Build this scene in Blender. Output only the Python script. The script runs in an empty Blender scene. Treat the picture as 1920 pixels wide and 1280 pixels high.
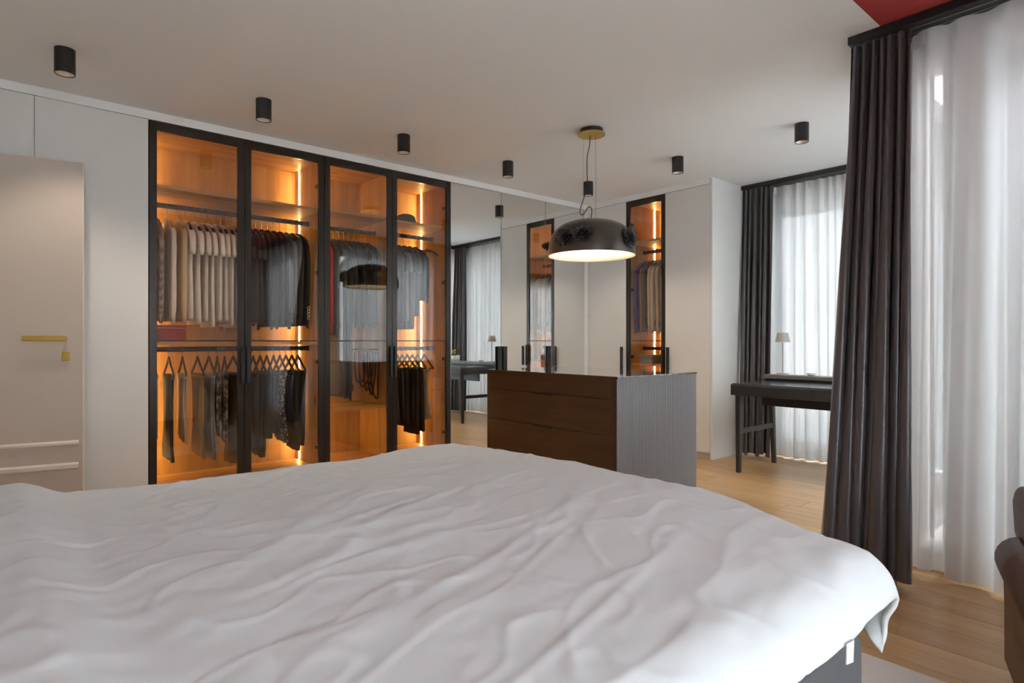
import bpy, math, random
from mathutils import Vector, noise as mnoise

# ------------------------------------------------------------------ camera, sky, light, exposure
S = bpy.context.scene
COL = S.collection
PI = math.pi
R = math.radians

cam_d = bpy.data.cameras.new('camera')
cam_d.sensor_width = 36.0
cam_d.lens = 36.0 * 1129.76 / 1920.0
cam_d.shift_y = -1.2 / 1920.0
cam_d.clip_start = 0.02
cam_d.clip_end = 200
cam = bpy.data.objects.new('camera', cam_d)
COL.objects.link(cam)
cam.location = (0, 0, 1.10)
YAW = R(49.3756)            # wardrobe wall direction (+x) lies this far to the right of the view
fwd = Vector((math.cos(YAW), math.sin(YAW), 0))
cam.rotation_euler = fwd.to_track_quat('-Z', 'Y').to_euler()
S.camera = cam

W = bpy.data.worlds.new('overcast_sky')
S.world = W
W.use_nodes = True
bg = W.node_tree.nodes['Background']
bg.inputs['Color'].default_value = (0.91, 0.955, 1.0, 1)
bg.inputs['Strength'].default_value = 6.6

S.view_settings.view_transform = 'Standard'
S.view_settings.look = 'None'
S.view_settings.gamma = 1.0
S.view_settings.use_curve_mapping = False
S.view_settings.exposure = 1.15
S.cycles.transparent_max_bounces = 24
S.cycles.max_bounces = 8
S.cycles.diffuse_bounces = 5
S.cycles.glossy_bounces = 4
S.cycles.transmission_bounces = 4
S.cycles.sample_clamp_indirect = 6.0
S.cycles.use_denoising = True

SPOT_POWER = 10.0
SPOT_COL = (1.0, 0.83, 0.66)
LED_STR = 31.0

# key dimensions (metres)
H = 2.611       # ceiling
ZG = 2.556      # shadow gap under the cornice
YA = 4.5545     # plane of the wardrobe fronts
XB = 5.0213     # plane of the second run of fronts
X0 = 0.7657     # left edge of the glazed wardrobes
MW = 0.6        # module width
YB1 = 3.038     # free end of the second run


def portal(name, loc, rot, sx, sy):
    d = bpy.data.lights.new(name, 'AREA')
    d.shape = 'RECTANGLE'
    d.size, d.size_y = sx, sy
    d.cycles.is_portal = True
    o = bpy.data.objects.new(name, d)
    COL.objects.link(o)
    o.location = loc
    o.rotation_euler = rot
    return o


# portals: where the sky enters (far window, side window, near window, rear window)
portal('sky_portal_far', (5.93, 2.05, 1.25), (0, R(90), 0), 2.3, 1.7)
portal('sky_portal_side', (4.45, 0.93, 1.25), (R(90), 0, PI), 1.7, 2.3)
portal('sky_portal_near', (3.62, 0.15, 1.25), (0, R(90), 0), 2.4, 1.9)
portal('sky_portal_rear', (0.65, -1.17, 1.25), (R(90), 0, PI), 2.0, 2.3)

# ------------------------------------------------------------------ materials


def new_mat(name):
    m = bpy.data.materials.new(name)
    m.use_nodes = True
    nt = m.node_tree
    return m, nt, nt.nodes['Principled BSDF']


def mat(name, col, rough=0.5, metal=0.0, bump=0.0, bscale=200.0, sheen=0.0, coat=0.0, var=0.0, spec=None, vscale=6.0):
    m, nt, b = new_mat(name)
    b.inputs['Base Color'].default_value = (*col, 1)
    b.inputs['Roughness'].default_value = rough
    b.inputs['Metallic'].default_value = metal
    if spec is not None:
        b.inputs['Specular IOR Level'].default_value = spec
    if sheen:
        b.inputs['Sheen Weight'].default_value = sheen
        b.inputs['Sheen Roughness'].default_value = 0.35
        b.inputs['Sheen Tint'].default_value = (*[min(1, c * 2 + .3) for c in col], 1)
    if coat:
        b.inputs['Coat Weight'].default_value = coat
        b.inputs['Coat Roughness'].default_value = 0.05
    N, L = nt.nodes, nt.links
    if bump or var:
        tc = N.new('ShaderNodeTexCoord')
    if bump:
        n = N.new('ShaderNodeTexNoise')
        n.inputs['Scale'].default_value = bscale
        n.inputs['Detail'].default_value = 3
        L.new(tc.outputs['Object'], n.inputs['Vector'])
        bp = N.new('ShaderNodeBump')
        bp.inputs['Strength'].default_value = bump
        bp.inputs['Distance'].default_value = 0.004
        L.new(n.outputs['Fac'], bp.inputs['Height'])
        L.new(bp.outputs['Normal'], b.inputs['Normal'])
    if var:
        n = N.new('ShaderNodeTexNoise')
        n.inputs['Scale'].default_value = vscale
        n.inputs['Detail'].default_value = 4
        L.new(tc.outputs['Object'], n.inputs['Vector'])
        r = N.new('ShaderNodeValToRGB')
        r.color_ramp.elements[0].position = 0.3
        r.color_ramp.elements[1].position = 0.7
        r.color_ramp.elements[0].color = (*[c * (1 - var) for c in col], 1)
        r.color_ramp.elements[1].color = (*[min(1, c * (1 + var)) for c in col], 1)
        L.new(n.outputs['Fac'], r.inputs['Fac'])
        L.new(r.outputs['Color'], b.inputs['Base Color'])
    return m


def wood(name, c1, c2, rough, axis, gs=1.0, rnd=0.0, knots=False, coat=0.0):
    """oak: grain stretched along an axis, a few knots, each board a shade of its own"""
    m, nt, b = new_mat(name)
    N, L = nt.nodes, nt.links
    tc = N.new('ShaderNodeTexCoord')
    oi = N.new('ShaderNodeObjectInfo')
    mp = N.new('ShaderNodeMapping')
    sc = [14 * gs, 14 * gs, 14 * gs]
    sc[axis] = 0.9 * gs
    mp.inputs['Scale'].default_value = sc
    L.new(tc.outputs['Object'], mp.inputs['Vector'])
    ad = N.new('ShaderNodeVectorMath')
    ad.operation = 'ADD'
    cm = N.new('ShaderNodeVectorMath')
    cm.operation = 'SCALE'
    cm.inputs['Scale'].default_value = 17.0
    cb = N.new('ShaderNodeCombineXYZ')
    for i in range(3):
        L.new(oi.outputs['Random'], cb.inputs[i])
    L.new(cb.outputs[0], cm.inputs[0])
    L.new(mp.outputs[0], ad.inputs[0])
    L.new(cm.outputs[0], ad.inputs[1])
    n1 = N.new('ShaderNodeTexNoise')
    n1.inputs['Scale'].default_value = 1.0
    n1.inputs['Detail'].default_value = 6
    n1.inputs['Roughness'].default_value = 0.62
    n1.inputs['Distortion'].default_value = 0.6
    L.new(ad.outputs[0], n1.inputs['Vector'])
    r = N.new('ShaderNodeValToRGB')
    r.color_ramp.elements[0].position = 0.34
    r.color_ramp.elements[1].position = 0.68
    r.color_ramp.elements[0].color = (*c2, 1)
    r.color_ramp.elements[1].color = (*c1, 1)
    L.new(n1.outputs['Fac'], r.inputs['Fac'])
    out = r.outputs['Color']
    if knots:
        v = N.new('ShaderNodeTexVoronoi')
        v.inputs['Scale'].default_value = 1.0
        mp2 = N.new('ShaderNodeMapping')
        s2 = [3.2, 3.2, 3.2]
        s2[axis] = 1.7
        mp2.inputs['Scale'].default_value = s2
        L.new(tc.outputs['Object'], mp2.inputs['Vector'])
        ad2 = N.new('ShaderNodeVectorMath')
        ad2.operation = 'ADD'
        L.new(mp2.outputs[0], ad2.inputs[0])
        L.new(cm.outputs[0], ad2.inputs[1])
        L.new(ad2.outputs[0], v.inputs['Vector'])
        kr = N.new('ShaderNodeValToRGB')
        kr.color_ramp.elements[0].position = 0.03
        kr.color_ramp.elements[0].color = (0.35, 0.3, 0.25, 1)
        kr.color_ramp.elements[1].position = 0.10
        kr.color_ramp.elements[1].color = (1, 1, 1, 1)
        L.new(v.outputs['Distance'], kr.inputs['Fac'])
        mx = N.new('ShaderNodeMixRGB')
        mx.blend_type = 'MULTIPLY'
        mx.inputs['Fac'].default_value = 1
        L.new(out, mx.inputs['Color1'])
        L.new(kr.outputs['Color'], mx.inputs['Color2'])
        out = mx.outputs['Color']
    if rnd:
        hs = N.new('ShaderNodeHueSaturation')
        mr = N.new('ShaderNodeMapRange')
        mr.inputs['To Min'].default_value = 1 - rnd
        mr.inputs['To Max'].default_value = 1 + rnd
        L.new(oi.outputs['Random'], mr.inputs['Value'])
        L.new(mr.outputs[0], hs.inputs['Value'])
        L.new(out, hs.inputs['Color'])
        out = hs.outputs['Color']
    L.new(out, b.inputs['Base Color'])
    b.inputs['Roughness'].default_value = rough
    if coat:
        b.inputs['Coat Weight'].default_value = coat
        b.inputs['Coat Roughness'].default_value = 0.15
    bp = N.new('ShaderNodeBump')
    bp.inputs['Strength'].default_value = 0.12
    bp.inputs['Distance'].default_value = 0.002
    L.new(n1.outputs['Fac'], bp.inputs['Height'])
    L.new(bp.outputs['Normal'], b.inputs['Normal'])
    return m


def emit(name, col, s):
    m = bpy.data.materials.new(name)
    m.use_nodes = True
    nt = m.node_tree
    nt.nodes.clear()
    e = nt.nodes.new('ShaderNodeEmission')
    e.inputs['Color'].default_value = (*col, 1)
    e.inputs['Strength'].default_value = s
    o = nt.nodes.new('ShaderNodeOutputMaterial')
    nt.links.new(e.outputs[0], o.inputs[0])
    return m


def thin_glass(name, tint, r0, rough=0.0, gcol=(1, 1, 1)):
    m = bpy.data.materials.new(name)
    m.use_nodes = True
    nt = m.node_tree
    N, L = nt.nodes, nt.links
    N.clear()
    t = N.new('ShaderNodeBsdfTransparent')
    t.inputs['Color'].default_value = (*tint, 1)
    g = N.new('ShaderNodeBsdfGlossy')
    g.inputs['Roughness'].default_value = rough
    g.inputs['Color'].default_value = (*gcol, 1)
    lw = N.new('ShaderNodeLayerWeight')
    lw.inputs['Blend'].default_value = 0.5
    pw_ = N.new('ShaderNodeMath')
    pw_.operation = 'POWER'
    pw_.inputs[1].default_value = 4.0
    L.new(lw.outputs['Facing'], pw_.inputs[0])
    f = N.new('ShaderNodeMapRange')
    f.inputs['To Min'].default_value = r0
    f.inputs['To Max'].default_value = 1.0
    L.new(pw_.outputs[0], f.inputs['Value'])
    mx = N.new('ShaderNodeMixShader')
    L.new(f.outputs[0], mx.inputs['Fac'])
    L.new(t.outputs[0], mx.inputs[1])
    L.new(g.outputs[0], mx.inputs[2])
    o = N.new('ShaderNodeOutputMaterial')
    L.new(mx.outputs[0], o.inputs[0])
    return m


def sheer(name, col, opac, glow):
    """woven voile: part holes, part thread that both scatters and lets light through"""
    m = bpy.data.materials.new(name)
    m.use_nodes = True
    nt = m.node_tree
    N, L = nt.nodes, nt.links
    N.clear()
    t = N.new('ShaderNodeBsdfTransparent')
    d = N.new('ShaderNodeBsdfDiffuse')
    d.inputs['Color'].default_value = (*col, 1)
    tr = N.new('ShaderNodeBsdfTranslucent')
    tr.inputs['Color'].default_value = (*col, 1)
    m1 = N.new('ShaderNodeMixShader')
    m1.inputs['Fac'].default_value = glow
    L.new(d.outputs[0], m1.inputs[1])
    L.new(tr.outputs[0], m1.inputs[2])
    lw = N.new('ShaderNodeLayerWeight')
    lw.inputs['Blend'].default_value = 0.35
    mr = N.new('ShaderNodeMapRange')
    mr.inputs['To Min'].default_value = opac
    mr.inputs['To Max'].default_value = 0.99
    L.new(lw.outputs['Facing'], mr.inputs['Value'])
    m2 = N.new('ShaderNodeMixShader')
    L.new(mr.outputs[0], m2.inputs['Fac'])
    L.new(t.outputs[0], m2.inputs[1])
    L.new(m1.outputs[0], m2.inputs[2])
    o = N.new('ShaderNodeOutputMaterial')
    L.new(m2.outputs[0], o.inputs[0])
    return m


M = {}
M['paint'] = mat('warm_white_wall_paint', (0.78, 0.75, 0.71), 0.7, bump=0.03, bscale=160)
M['ceil'] = mat('ceiling_paint', (0.82, 0.815, 0.80), 0.85, bump=0.03, bscale=120)
M['red'] = mat('red_ceiling_paint', (0.38, 0.04, 0.035), 0.7, bump=0.05, bscale=90)
M['cornice'] = mat('cornice_white', (0.86, 0.85, 0.83), 0.6)
M['front'] = mat('satin_white_front', (0.76, 0.745, 0.715), 0.42)
M['door'] = mat('door_cream_lacquer', (0.60, 0.525, 0.455), 0.5)
M['door_trim'] = mat('door_trim_cream', (0.82, 0.76, 0.69), 0.45)
M['gold'] = mat('brushed_gold', (0.62, 0.42, 0.10), 0.32, 1.0, bump=0.03, bscale=400)
M['black'] = mat('black_metal', (0.012, 0.012, 0.013), 0.42)
M['blackgloss'] = mat('black_gloss_ceramic', (0.014, 0.014, 0.016), 0.22, spec=1.0)
M['frame'] = mat('dark_bronze_frame', (0.035, 0.029, 0.024), 0.26, 0.3)
M['oak'] = wood('interior_oak_upright', (0.62, 0.36, 0.105), (0.42, 0.215, 0.05), 0.5, 2, 1.0, 0.06, True)
M['oakx'] = wood('interior_oak_lying', (0.62, 0.36, 0.105), (0.42, 0.215, 0.05), 0.5, 0, 1.0, 0.06, True)
M['oaky'] = wood('interior_oak_lying_deep', (0.62, 0.36, 0.105), (0.42, 0.215, 0.05), 0.5, 1, 1.0, 0.06, False)
M['plank'] = wood('oak_floor_plank', (0.60, 0.39, 0.195), (0.46, 0.275, 0.12), 0.34, 1, 0.9, 0.12, False)
M['subfloor'] = mat('subfloor_dark', (0.10, 0.065, 0.035), 0.8)
M['glass'] = thin_glass('smoked_bronze_glass', (0.95, 0.91, 0.86), 0.055, 0.0, (0.95, 0.97, 1.0))
M['clear'] = thin_glass('window_glass', (0.96, 0.98, 0.98), 0.04)
M['topglass'] = mat('dark_glass_top', (0.045, 0.033, 0.026), 0.03, 0.0, coat=1.0, spec=0.8)
M['mirror'] = mat('mirror_silver', (0.86, 0.88, 0.87), 0.0, 1.0)
M['mirror_edge'] = mat('mirror_edge', (0.55, 0.58, 0.58), 0.2, 0.6)
M['led'] = emit('warm_led', (1.0, 0.68, 0.28), LED_STR)
M['islandf'] = wood('dark_brown_veneer', (0.085, 0.036, 0.014), (0.055, 0.022, 0.009), 0.30, 1, 2.0)
M['ribs'] = mat('ribbed_taupe_lacquer', (0.25, 0.245, 0.25), 0.25)
M['groove'] = mat('groove_dark', (0.01, 0.008, 0.007), 0.7)
M['desk'] = mat('charcoal_stained_ash', (0.034, 0.035, 0.038), 0.34, bump=0.05, bscale=60)
M['desklid'] = mat('grey_desk_flap', (0.16, 0.15, 0.14), 0.35)
M['desktop'] = mat('charcoal_desk_leather', (0.05, 0.06, 0.07), 0.22)
M['lampm'] = mat('warm_grey_lamp', (0.42, 0.40, 0.37), 0.45)
M['velvet'] = mat('taupe_velvet', (0.070, 0.062, 0.066), 0.30, spec=0.9, sheen=0.8, bump=0.08, bscale=420)
M['sheer'] = sheer('white_voile', (0.82, 0.82, 0.82), 0.82, 0.46)
M['sheer3'] = sheer('white_voile_lined', (0.80, 0.80, 0.80), 0.982, 0.066)
M['sheer2'] = sheer('white_voile_dense', (0.72, 0.72, 0.72), 0.86, 0.55)
M['sheer4'] = sheer('white_voile_side', (0.84, 0.84, 0.84), 0.74, 0.62)
M['winframe'] = mat('window_frame_grey', (0.30, 0.30, 0.30), 0.5)
M['duvet'] = mat('white_cotton', (0.745, 0.79, 0.805), 0.85, bump=0.05, bscale=700)
M['bedbase'] = mat('grey_upholstery', (0.115, 0.115, 0.125), 0.9, bump=0.25, bscale=500)
M['matt'] = mat('mattress_white', (0.75, 0.74, 0.72), 0.9)
M['rug'] = mat('cream_rug', (0.70, 0.665, 0.62), 0.95, bump=0.5, bscale=500)
M['leather'] = mat('brown_leather', (0.085, 0.028, 0.015), 0.34, spec=0.35, bump=0.15, bscale=260, var=0.35, vscale=9)
M['piping'] = mat('dark_leather_piping', (0.02, 0.008, 0.006), 0.4)
M['shade_in'] = mat('shade_inner_white', (0.85, 0.80, 0.70), 0.6)
M['shade_out'] = mat('shade_bronze_black', (0.10, 0.085, 0.07), 0.30, 0.6)
M['bulb'] = emit('pendant_bulb', (1.0, 0.82, 0.56), 28.0)
M['spot_in'] = mat('spot_reflector', (0.62, 0.55, 0.50), 0.35, 0.5)
M['spot_lens'] = emit('spot_lens_glow', (1.0, 0.80, 0.62), 1.6)
M['wire'] = mat('steel_wire', (0.35, 0.33, 0.30), 0.4, 0.9)
M['hang_dark'] = mat('hanger_dark_wood', (0.035, 0.018, 0.011), 0.4)
M['hang_light'] = mat('hanger_beech', (0.55, 0.33, 0.15), 0.45)
M['chrome'] = mat('hook_chrome', (0.75, 0.72, 0.68), 0.2, 1.0)
M['rod'] = mat('rail_black', (0.03, 0.033, 0.04), 0.35, 0.4)
M['snow'] = mat('outdoor_snow', (0.80, 0.82, 0.85), 0.9)
M['render'] = mat('outdoor_render_grey', (0.22, 0.225, 0.23), 0.9)
M['roof'] = mat('outdoor_roof_grey', (0.12, 0.12, 0.13), 0.8)
M['bark'] = mat('bare_bark', (0.12, 0.10, 0.085), 0.9)


def cloth(name, col, var=0.06, sheen=0.15, bump=0.12):
    return mat(name, col, 0.85, bump=bump, bscale=500, sheen=sheen, var=var, vscale=14)


def tweed(name, c1, c2, sc):
    m, nt, b = new_mat(name)
    N, L = nt.nodes, nt.links
    tc = N.new('ShaderNodeTexCoord')
    mp = N.new('ShaderNodeMapping')
    mp.inputs['Rotation'].default_value = (0.6, 0.5, 0.78)
    L.new(tc.outputs['Object'], mp.inputs['Vector'])
    ck = N.new('ShaderNodeTexChecker')
    ck.inputs['Scale'].default_value = sc
    ck.inputs['Color1'].default_value = (*c1, 1)
    ck.inputs['Color2'].default_value = (*c2, 1)
    L.new(mp.outputs[0], ck.inputs['Vector'])
    L.new(ck.outputs['Color'], b.inputs['Base Color'])
    b.inputs['Roughness'].default_value = 0.9
    return m


def camo(name, c1, c2, c3, sc):
    m, nt, b = new_mat(name)
    N, L = nt.nodes, nt.links
    tc = N.new('ShaderNodeTexCoord')
    n = N.new('ShaderNodeTexNoise')
    n.inputs['Scale'].default_value = sc
    n.inputs['Detail'].default_value = 3
    L.new(tc.outputs['Object'], n.inputs['Vector'])
    r = N.new('ShaderNodeValToRGB')
    r.color_ramp.interpolation = 'EASE'
    e = r.color_ramp.elements
    e[0].position = 0.38
    e[0].color = (*c1, 1)
    e[1].position = 0.62
    e[1].color = (*c3, 1)
    x = e.new(0.5)
    x.color = (*c2, 1)
    L.new(n.outputs['Fac'], r.inputs['Fac'])
    L.new(r.outputs['Color'], b.inputs['Base Color'])
    b.inputs['Roughness'].default_value = 0.85
    return m


C_ = {
    'white': cloth('cloth_white', (0.88, 0.87, 0.86)),
    'offwhite': cloth('cloth_offwhite', (0.76, 0.73, 0.69)),
    'cream': cloth('cloth_cream', (0.68, 0.57, 0.38)),
    'black': cloth('cloth_black', (0.014, 0.013, 0.013)),
    'charcoal': cloth('cloth_charcoal', (0.035, 0.03, 0.028)),
    'navy': cloth('cloth_navy', (0.012, 0.016, 0.03)),
    'grey': cloth('cloth_grey', (0.16, 0.165, 0.175)),
    'stone': cloth('cloth_stone', (0.55, 0.48, 0.40)),
    'khaki': cloth('cloth_khaki', (0.30, 0.20, 0.08)),
    'olive': cloth('cloth_olive', (0.10, 0.09, 0.05)),
    'brown': cloth('cloth_brown', (0.09, 0.055, 0.03)),
    'red': cloth('cloth_red', (0.55, 0.015, 0.012)),
    'purple': cloth('cloth_purple', (0.07, 0.03, 0.22)),
    'beige': cloth('cloth_beige', (0.60, 0.49, 0.36)),
    'pale': cloth('cloth_pale_linen', (0.66, 0.58, 0.47)),
    'denim': cloth('cloth_grey_denim', (0.24, 0.26, 0.28), 0.2),
    'blush': cloth('cloth_blush', (0.72, 0.50, 0.38)),
    'herring': tweed('cloth_herringbone', (0.55, 0.52, 0.48), (0.10, 0.09, 0.085), 150),
    'tweed': tweed('cloth_brown_tweed', (0.36, 0.20, 0.12), (0.15, 0.07, 0.04), 130),
    'camo': camo('cloth_camouflage', (0.05, 0.05, 0.03), (0.20, 0.19, 0.14), (0.45, 0.42, 0.34), 22),
    'floral': camo('cloth_floral_dark', (0.02, 0.02, 0.02), (0.05, 0.04, 0.04), (0.40, 0.36, 0.32), 48),
    'sequin': mat('cloth_black_sequin', (0.02, 0.02, 0.022), 0.22, 0.5, bump=0.9, bscale=260),
}

# ------------------------------------------------------------------ mesh helpers


class MB:
    def __init__(self):
        self.v, self.f = [], []

    def box(self, x0, x1, y0, y1, z0, z1):
        b = len(self.v)
        self.v += [(x0, y0, z0), (x1, y0, z0), (x1, y1, z0), (x0, y1, z0), (x0, y0, z1), (x1, y0, z1), (x1, y1, z1), (x0, y1, z1)]
        self.f += [tuple(b + i for i in q) for q in ((3, 2, 1, 0), (4, 5, 6, 7), (0, 1, 5, 4), (1, 2, 6, 5), (2, 3, 7, 6), (3, 0, 4, 7))]
        return self

    def hexa(self, p):
        """eight corners: bottom four, then top four, counter-clockwise"""
        b = len(self.v)
        self.v += [tuple(q) for q in p]
        self.f += [tuple(b + i for i in q) for q in ((3, 2, 1, 0), (4, 5, 6, 7), (0, 1, 5, 4), (1, 2, 6, 5), (2, 3, 7, 6), (3, 0, 4, 7))]
        return self

    def loft(self, rings, cap=True, closed=True):
        b = len(self.v)
        n = len(rings[0])
        for r in rings:
            self.v += [tuple(p) for p in r]
        for i in range(len(rings) - 1):
            for j in range(n if closed else n - 1):
                k = (j + 1) % n
                self.f.append((b + i * n + j, b + i * n + k, b + (i + 1) * n + k, b + (i + 1) * n + j))
        if cap:
            self.f.append(tuple(b + j for j in reversed(range(n))))
            self.f.append(tuple(b + (len(rings) - 1) * n + j for j in range(n)))
        return self

    def tube(self, pts, r, n=8, cap=True):
        pts = [Vector(p) for p in pts]
        rings = []
        up = None
        for i, p in enumerate(pts):
            t = (pts[min(i + 1, len(pts) - 1)] - pts[max(i - 1, 0)]).normalized()
            if up is None:
                up = Vector((0, 0, 1)) if abs(t.z) < 0.9 else Vector((1, 0, 0))
            a = (up - t * up.dot(t)).normalized()
            up = a
            c = t.cross(a)
            rr = r[i] if isinstance(r, (list, tuple)) else r
            rings.append([p + (a * math.cos(q) + c * math.sin(q)) * rr for q in (2 * PI * k / n for k in range(n))])
        return self.loft(rings, cap)

    def lathe(self, prof, n=32, cx=0, cy=0, cap=False):
        rings = [[(cx + r * math.cos(2 * PI * k / n), cy + r * math.sin(2 * PI * k / n), z) for k in range(n)] for r, z in prof]
        return self.loft(rings, cap)

    def grid(self, fn, nu, nv):
        b = len(self.v)
        for i in range(nu + 1):
            for j in range(nv + 1):
                self.v.append(tuple(fn(i / nu, j / nv)))
        for i in range(nu):
            for j in range(nv):
                a = b + i * (nv + 1) + j
                self.f.append((a, a + nv + 1, a + nv + 2, a + 1))
        return self

    def build(self, name, m, parent=None, smooth=False, bevel=0.0, seg=2, kind=None):
        me = bpy.data.meshes.new(name)
        me.from_pydata(self.v, [], self.f)
        me.validate()
        me.materials.append(m)
        if smooth:
            me.polygons.foreach_set('use_smooth', [True] * len(me.polygons))
        o = bpy.data.objects.new(name, me)
        COL.objects.link(o)
        if parent:
            o.parent = parent
        if bevel:
            bv = o.modifiers.new('bevel', 'BEVEL')
            bv.width = bevel
            bv.segments = seg
            bv.limit_method = 'ANGLE'
            bv.angle_limit = R(40)
        if kind:
            o['kind'] = kind
        return o


def box(name, m, parent, x0, x1, y0, y1, z0, z1, bevel=0.0, **k):
    return MB().box(x0, x1, y0, y1, z0, z1).build(name, m, parent, bevel=bevel, **k)


def tag(o, label, cat, group=None):
    o['label'] = label
    o['category'] = cat
    if group:
        o['group'] = group
    return o


def thing(name, label, cat, loc=(0, 0, 0), rz=0, group=None):
    o = bpy.data.objects.new(name, None)
    o.empty_display_size = 0.1
    COL.objects.link(o)
    o.location = loc
    o.rotation_euler = (0, 0, rz)
    return tag(o, label, cat, group)


def struct(o, label=None):
    o['kind'] = 'structure'
    if label:
        o['label'] = label
    return o


ORD = ['first', 'second', 'third', 'fourth', 'fifth', 'sixth', 'seventh', 'eighth', 'ninth', 'tenth', 'eleventh', 'twelfth', 'thirteenth', 'fourteenth']

# ------------------------------------------------------------------ the shell
XL, YR = -0.95, -0.95            # head wall, rear wall
XN, XF, YS = 3.42, 5.75, 1.12    # near window wall, far window wall, side return wall
DH0, DH1, DHZ = -0.485, 0.415, 2.165

# floor: slab and oak planks running along y
fl = struct(box('floor', M['subfloor'], None, XL - .3, XF + .3, YR - .3, YA + 1.5, -0.20, -0.014), 'oak plank floor')
rnd = random.Random(3)
pw = 0.185
x = XL
shared = {}
while x < XF:
    x1 = min(x + pw, XF + 0.02)
    y = YR - rnd.uniform(0.0, 1.5)
    while y < YA + 0.06:
        ln = rnd.choice((1.5, 1.85, 2.2))
        ya, yb = max(y, YR), min(y + ln, YA + 0.06)
        y += ln
        if yb - ya < 0.05:
            continue
        if x > XN and yb < YS:
            continue
        if x > XN:
            ya = max(ya, YS)
        key = (round(x1 - x, 3), round(yb - ya, 3))
        if key not in shared:
            mb = MB().box(0.0012, x1 - x - 0.0012, 0.0012, yb - ya - 0.0012, -0.014, 0.0)
            o = mb.build('plank', M['plank'], fl)
            shared[key] = o
        else:
            o = shared[key].copy()
            COL.objects.link(o)
            o.parent = fl
        o.location = (x, ya, 0)
    x += pw

struct(box('ceiling', M['ceil'], None, XL - .3, XF + .3, 1.045, YA + 1.5, H, H + 0.2), 'plain off-white ceiling')
struct(box('ceiling_red', M['red'], None, XL - .3, XN + .3, YR - .3, 1.045, H, H + 0.2), 'red painted ceiling above the bed')

# wall with the door (left of the wardrobes), behind its panels
wl = MB()
wl.box(XL, DH0, YA + .02, YA + .15, 0, H)
wl.box(DH0, DH1, YA + .02, YA + .15, DHZ, H)
wl.box(DH1, X0 - .004, YA + .02, YA + .15, 0, H)
wl.box(X0 - .13, X0 - .004, YA + .15, YA + 1.4, 0, H)
wa = struct(wl.build('wall_back', M['front'], None), 'white panelled wall beside the wardrobes')
SX = 0.176
box('panel', M['front'], wa, XL, SX - .0015, YA, YA + .02, DHZ, ZG - .003)
mbp = MB()
mbp.box(SX + .0015, DH1, YA, YA + .02, DHZ, ZG - .003)
mbp.box(DH1, X0 - .004, YA, YA + .02, 0.0, ZG - .003)
mbp.build('panel', M['front'], wa)
box('panel', M['front'], wa, XL, DH0, YA, YA + .02, 0, DHZ)
# wall behind the built-ins and hallway beyond the door
struct(box('wall_behind', M['paint'], None, X0, XF + .3, YA + .62, YA + .75, 0, H))
struct(box('wall_hall', M['paint'], None, XL - .3, X0 - .13, YA + 1.3, YA + 1.4, 0, H))
struct(box('wall_head', M['paint'], None, XL - .15, XL, YR - .15, YA + 1.4, 0, H), 'wall at the head of the bed')
# cornice strips
struct(box('trim_1', M['cornice'], None, XL, XB, YA - .004, YA + .62, ZG, H - .0005), 'white cornice above the wardrobe fronts')
struct(box('trim_2', M['cornice'], None, XB - .004, XF - .25, YB1 + .001, YA - .006, ZG, H - .0005), 'white cornice above the narrow glass front')


def window_wall(name, axis, p, th, a0, a1, openings, label):
    """a wall on plane axis=p growing outwards by th, with openings (b0,b1,z0,z1)"""
    mb = MB()

    def seg(b0, b1, z0, z1):
        if b1 - b0 < 1e-4 or z1 - z0 < 1e-4:
            return
        lo, hi = min(p, p + th), max(p, p + th)
        if axis == 'x':
            mb.box(lo, hi, b0, b1, z0, z1)
        else:
            mb.box(b0, b1, lo, hi, z0, z1)
    c = a0
    for (b0, b1, z0, z1) in sorted(openings):
        seg(c, b0, 0, H)
        seg(b0, b1, 0, z0)
        seg(b0, b1, z1, H)
        c = b1
    seg(c, a1, 0, H)
    return struct(mb.build(name, M['paint'], None), label)


def window(name, axis, p, b0, b1, z0, z1, splits, label):
    fw_, d = 0.055, 0.06
    root = bpy.data.objects.new(name, None)
    COL.objects.link(root)
    struct(root, label)

    def bx(nm, m, c0, c1, e0, e1, dd=d, bev=0.003):
        lo, hi = p - dd / 2, p + dd / 2
        if axis == 'x':
            return box(nm, m, root, lo, hi, c0, c1, e0, e1, bev)
        return box(nm, m, root, c0, c1, lo, hi, e0, e1, bev)
    bx('frame_rail', M['winframe'], b0, b1, z0, z0 + fw_)
    bx('frame_rail', M['winframe'], b0, b1, z1 - fw_, z1)
    xs = [b0] + splits + [b1]
    for i, q in enumerate(xs):
        lo = q if i == 0 else (q - fw_ if i == len(xs) - 1 else q - fw_ / 2)
        bx('frame_stile', M['winframe'], lo, lo + fw_, z0 + fw_, z1 - fw_)
    for i in range(len(xs) - 1):
        bx('pane', M['clear'], xs[i] + fw_ * .5, xs[i + 1] - fw_ * .5, z0 + fw_, z1 - fw_, 0.006, 0)
    return root


window_wall('wall_window_far', 'x', XF, .22, YS - .17, YA + .75, [(1.22, 2.84, 0.08, 2.36)], 'window wall behind the desk')
window('window_1', 'x', XF + .13, 1.22, 2.84, 0.08, 2.36, [2.05], 'tall window behind the desk')
window_wall('wall_window_side', 'y', YS, -.17, XN, XF, [(3.66, 5.20, 0.08, 2.36)], 'return wall with a window, opposite the wardrobes')
window('window_2', 'y', YS - .11, 3.66, 5.20, 0.08, 2.36, [4.43], 'tall window opposite the wardrobes')
window_wall('wall_window_near', 'x', XN, .20, YR - .15, YS - .17, [(0.84, 0.945, 0.10, 2.44), (-0.75, 0.61, 0.10, 2.44)], 'window wall beside the bed')
window('window_3', 'x', XN + .10, -0.75, 0.61, 0.10, 2.44, [-0.07], 'tall window beside the armchair')
window_wall('wall_rear', 'y', YR, -.2, XL - .15, XN, [(-0.35, 1.65, 0.10, 2.40)], 'rear wall with a window')
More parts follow.
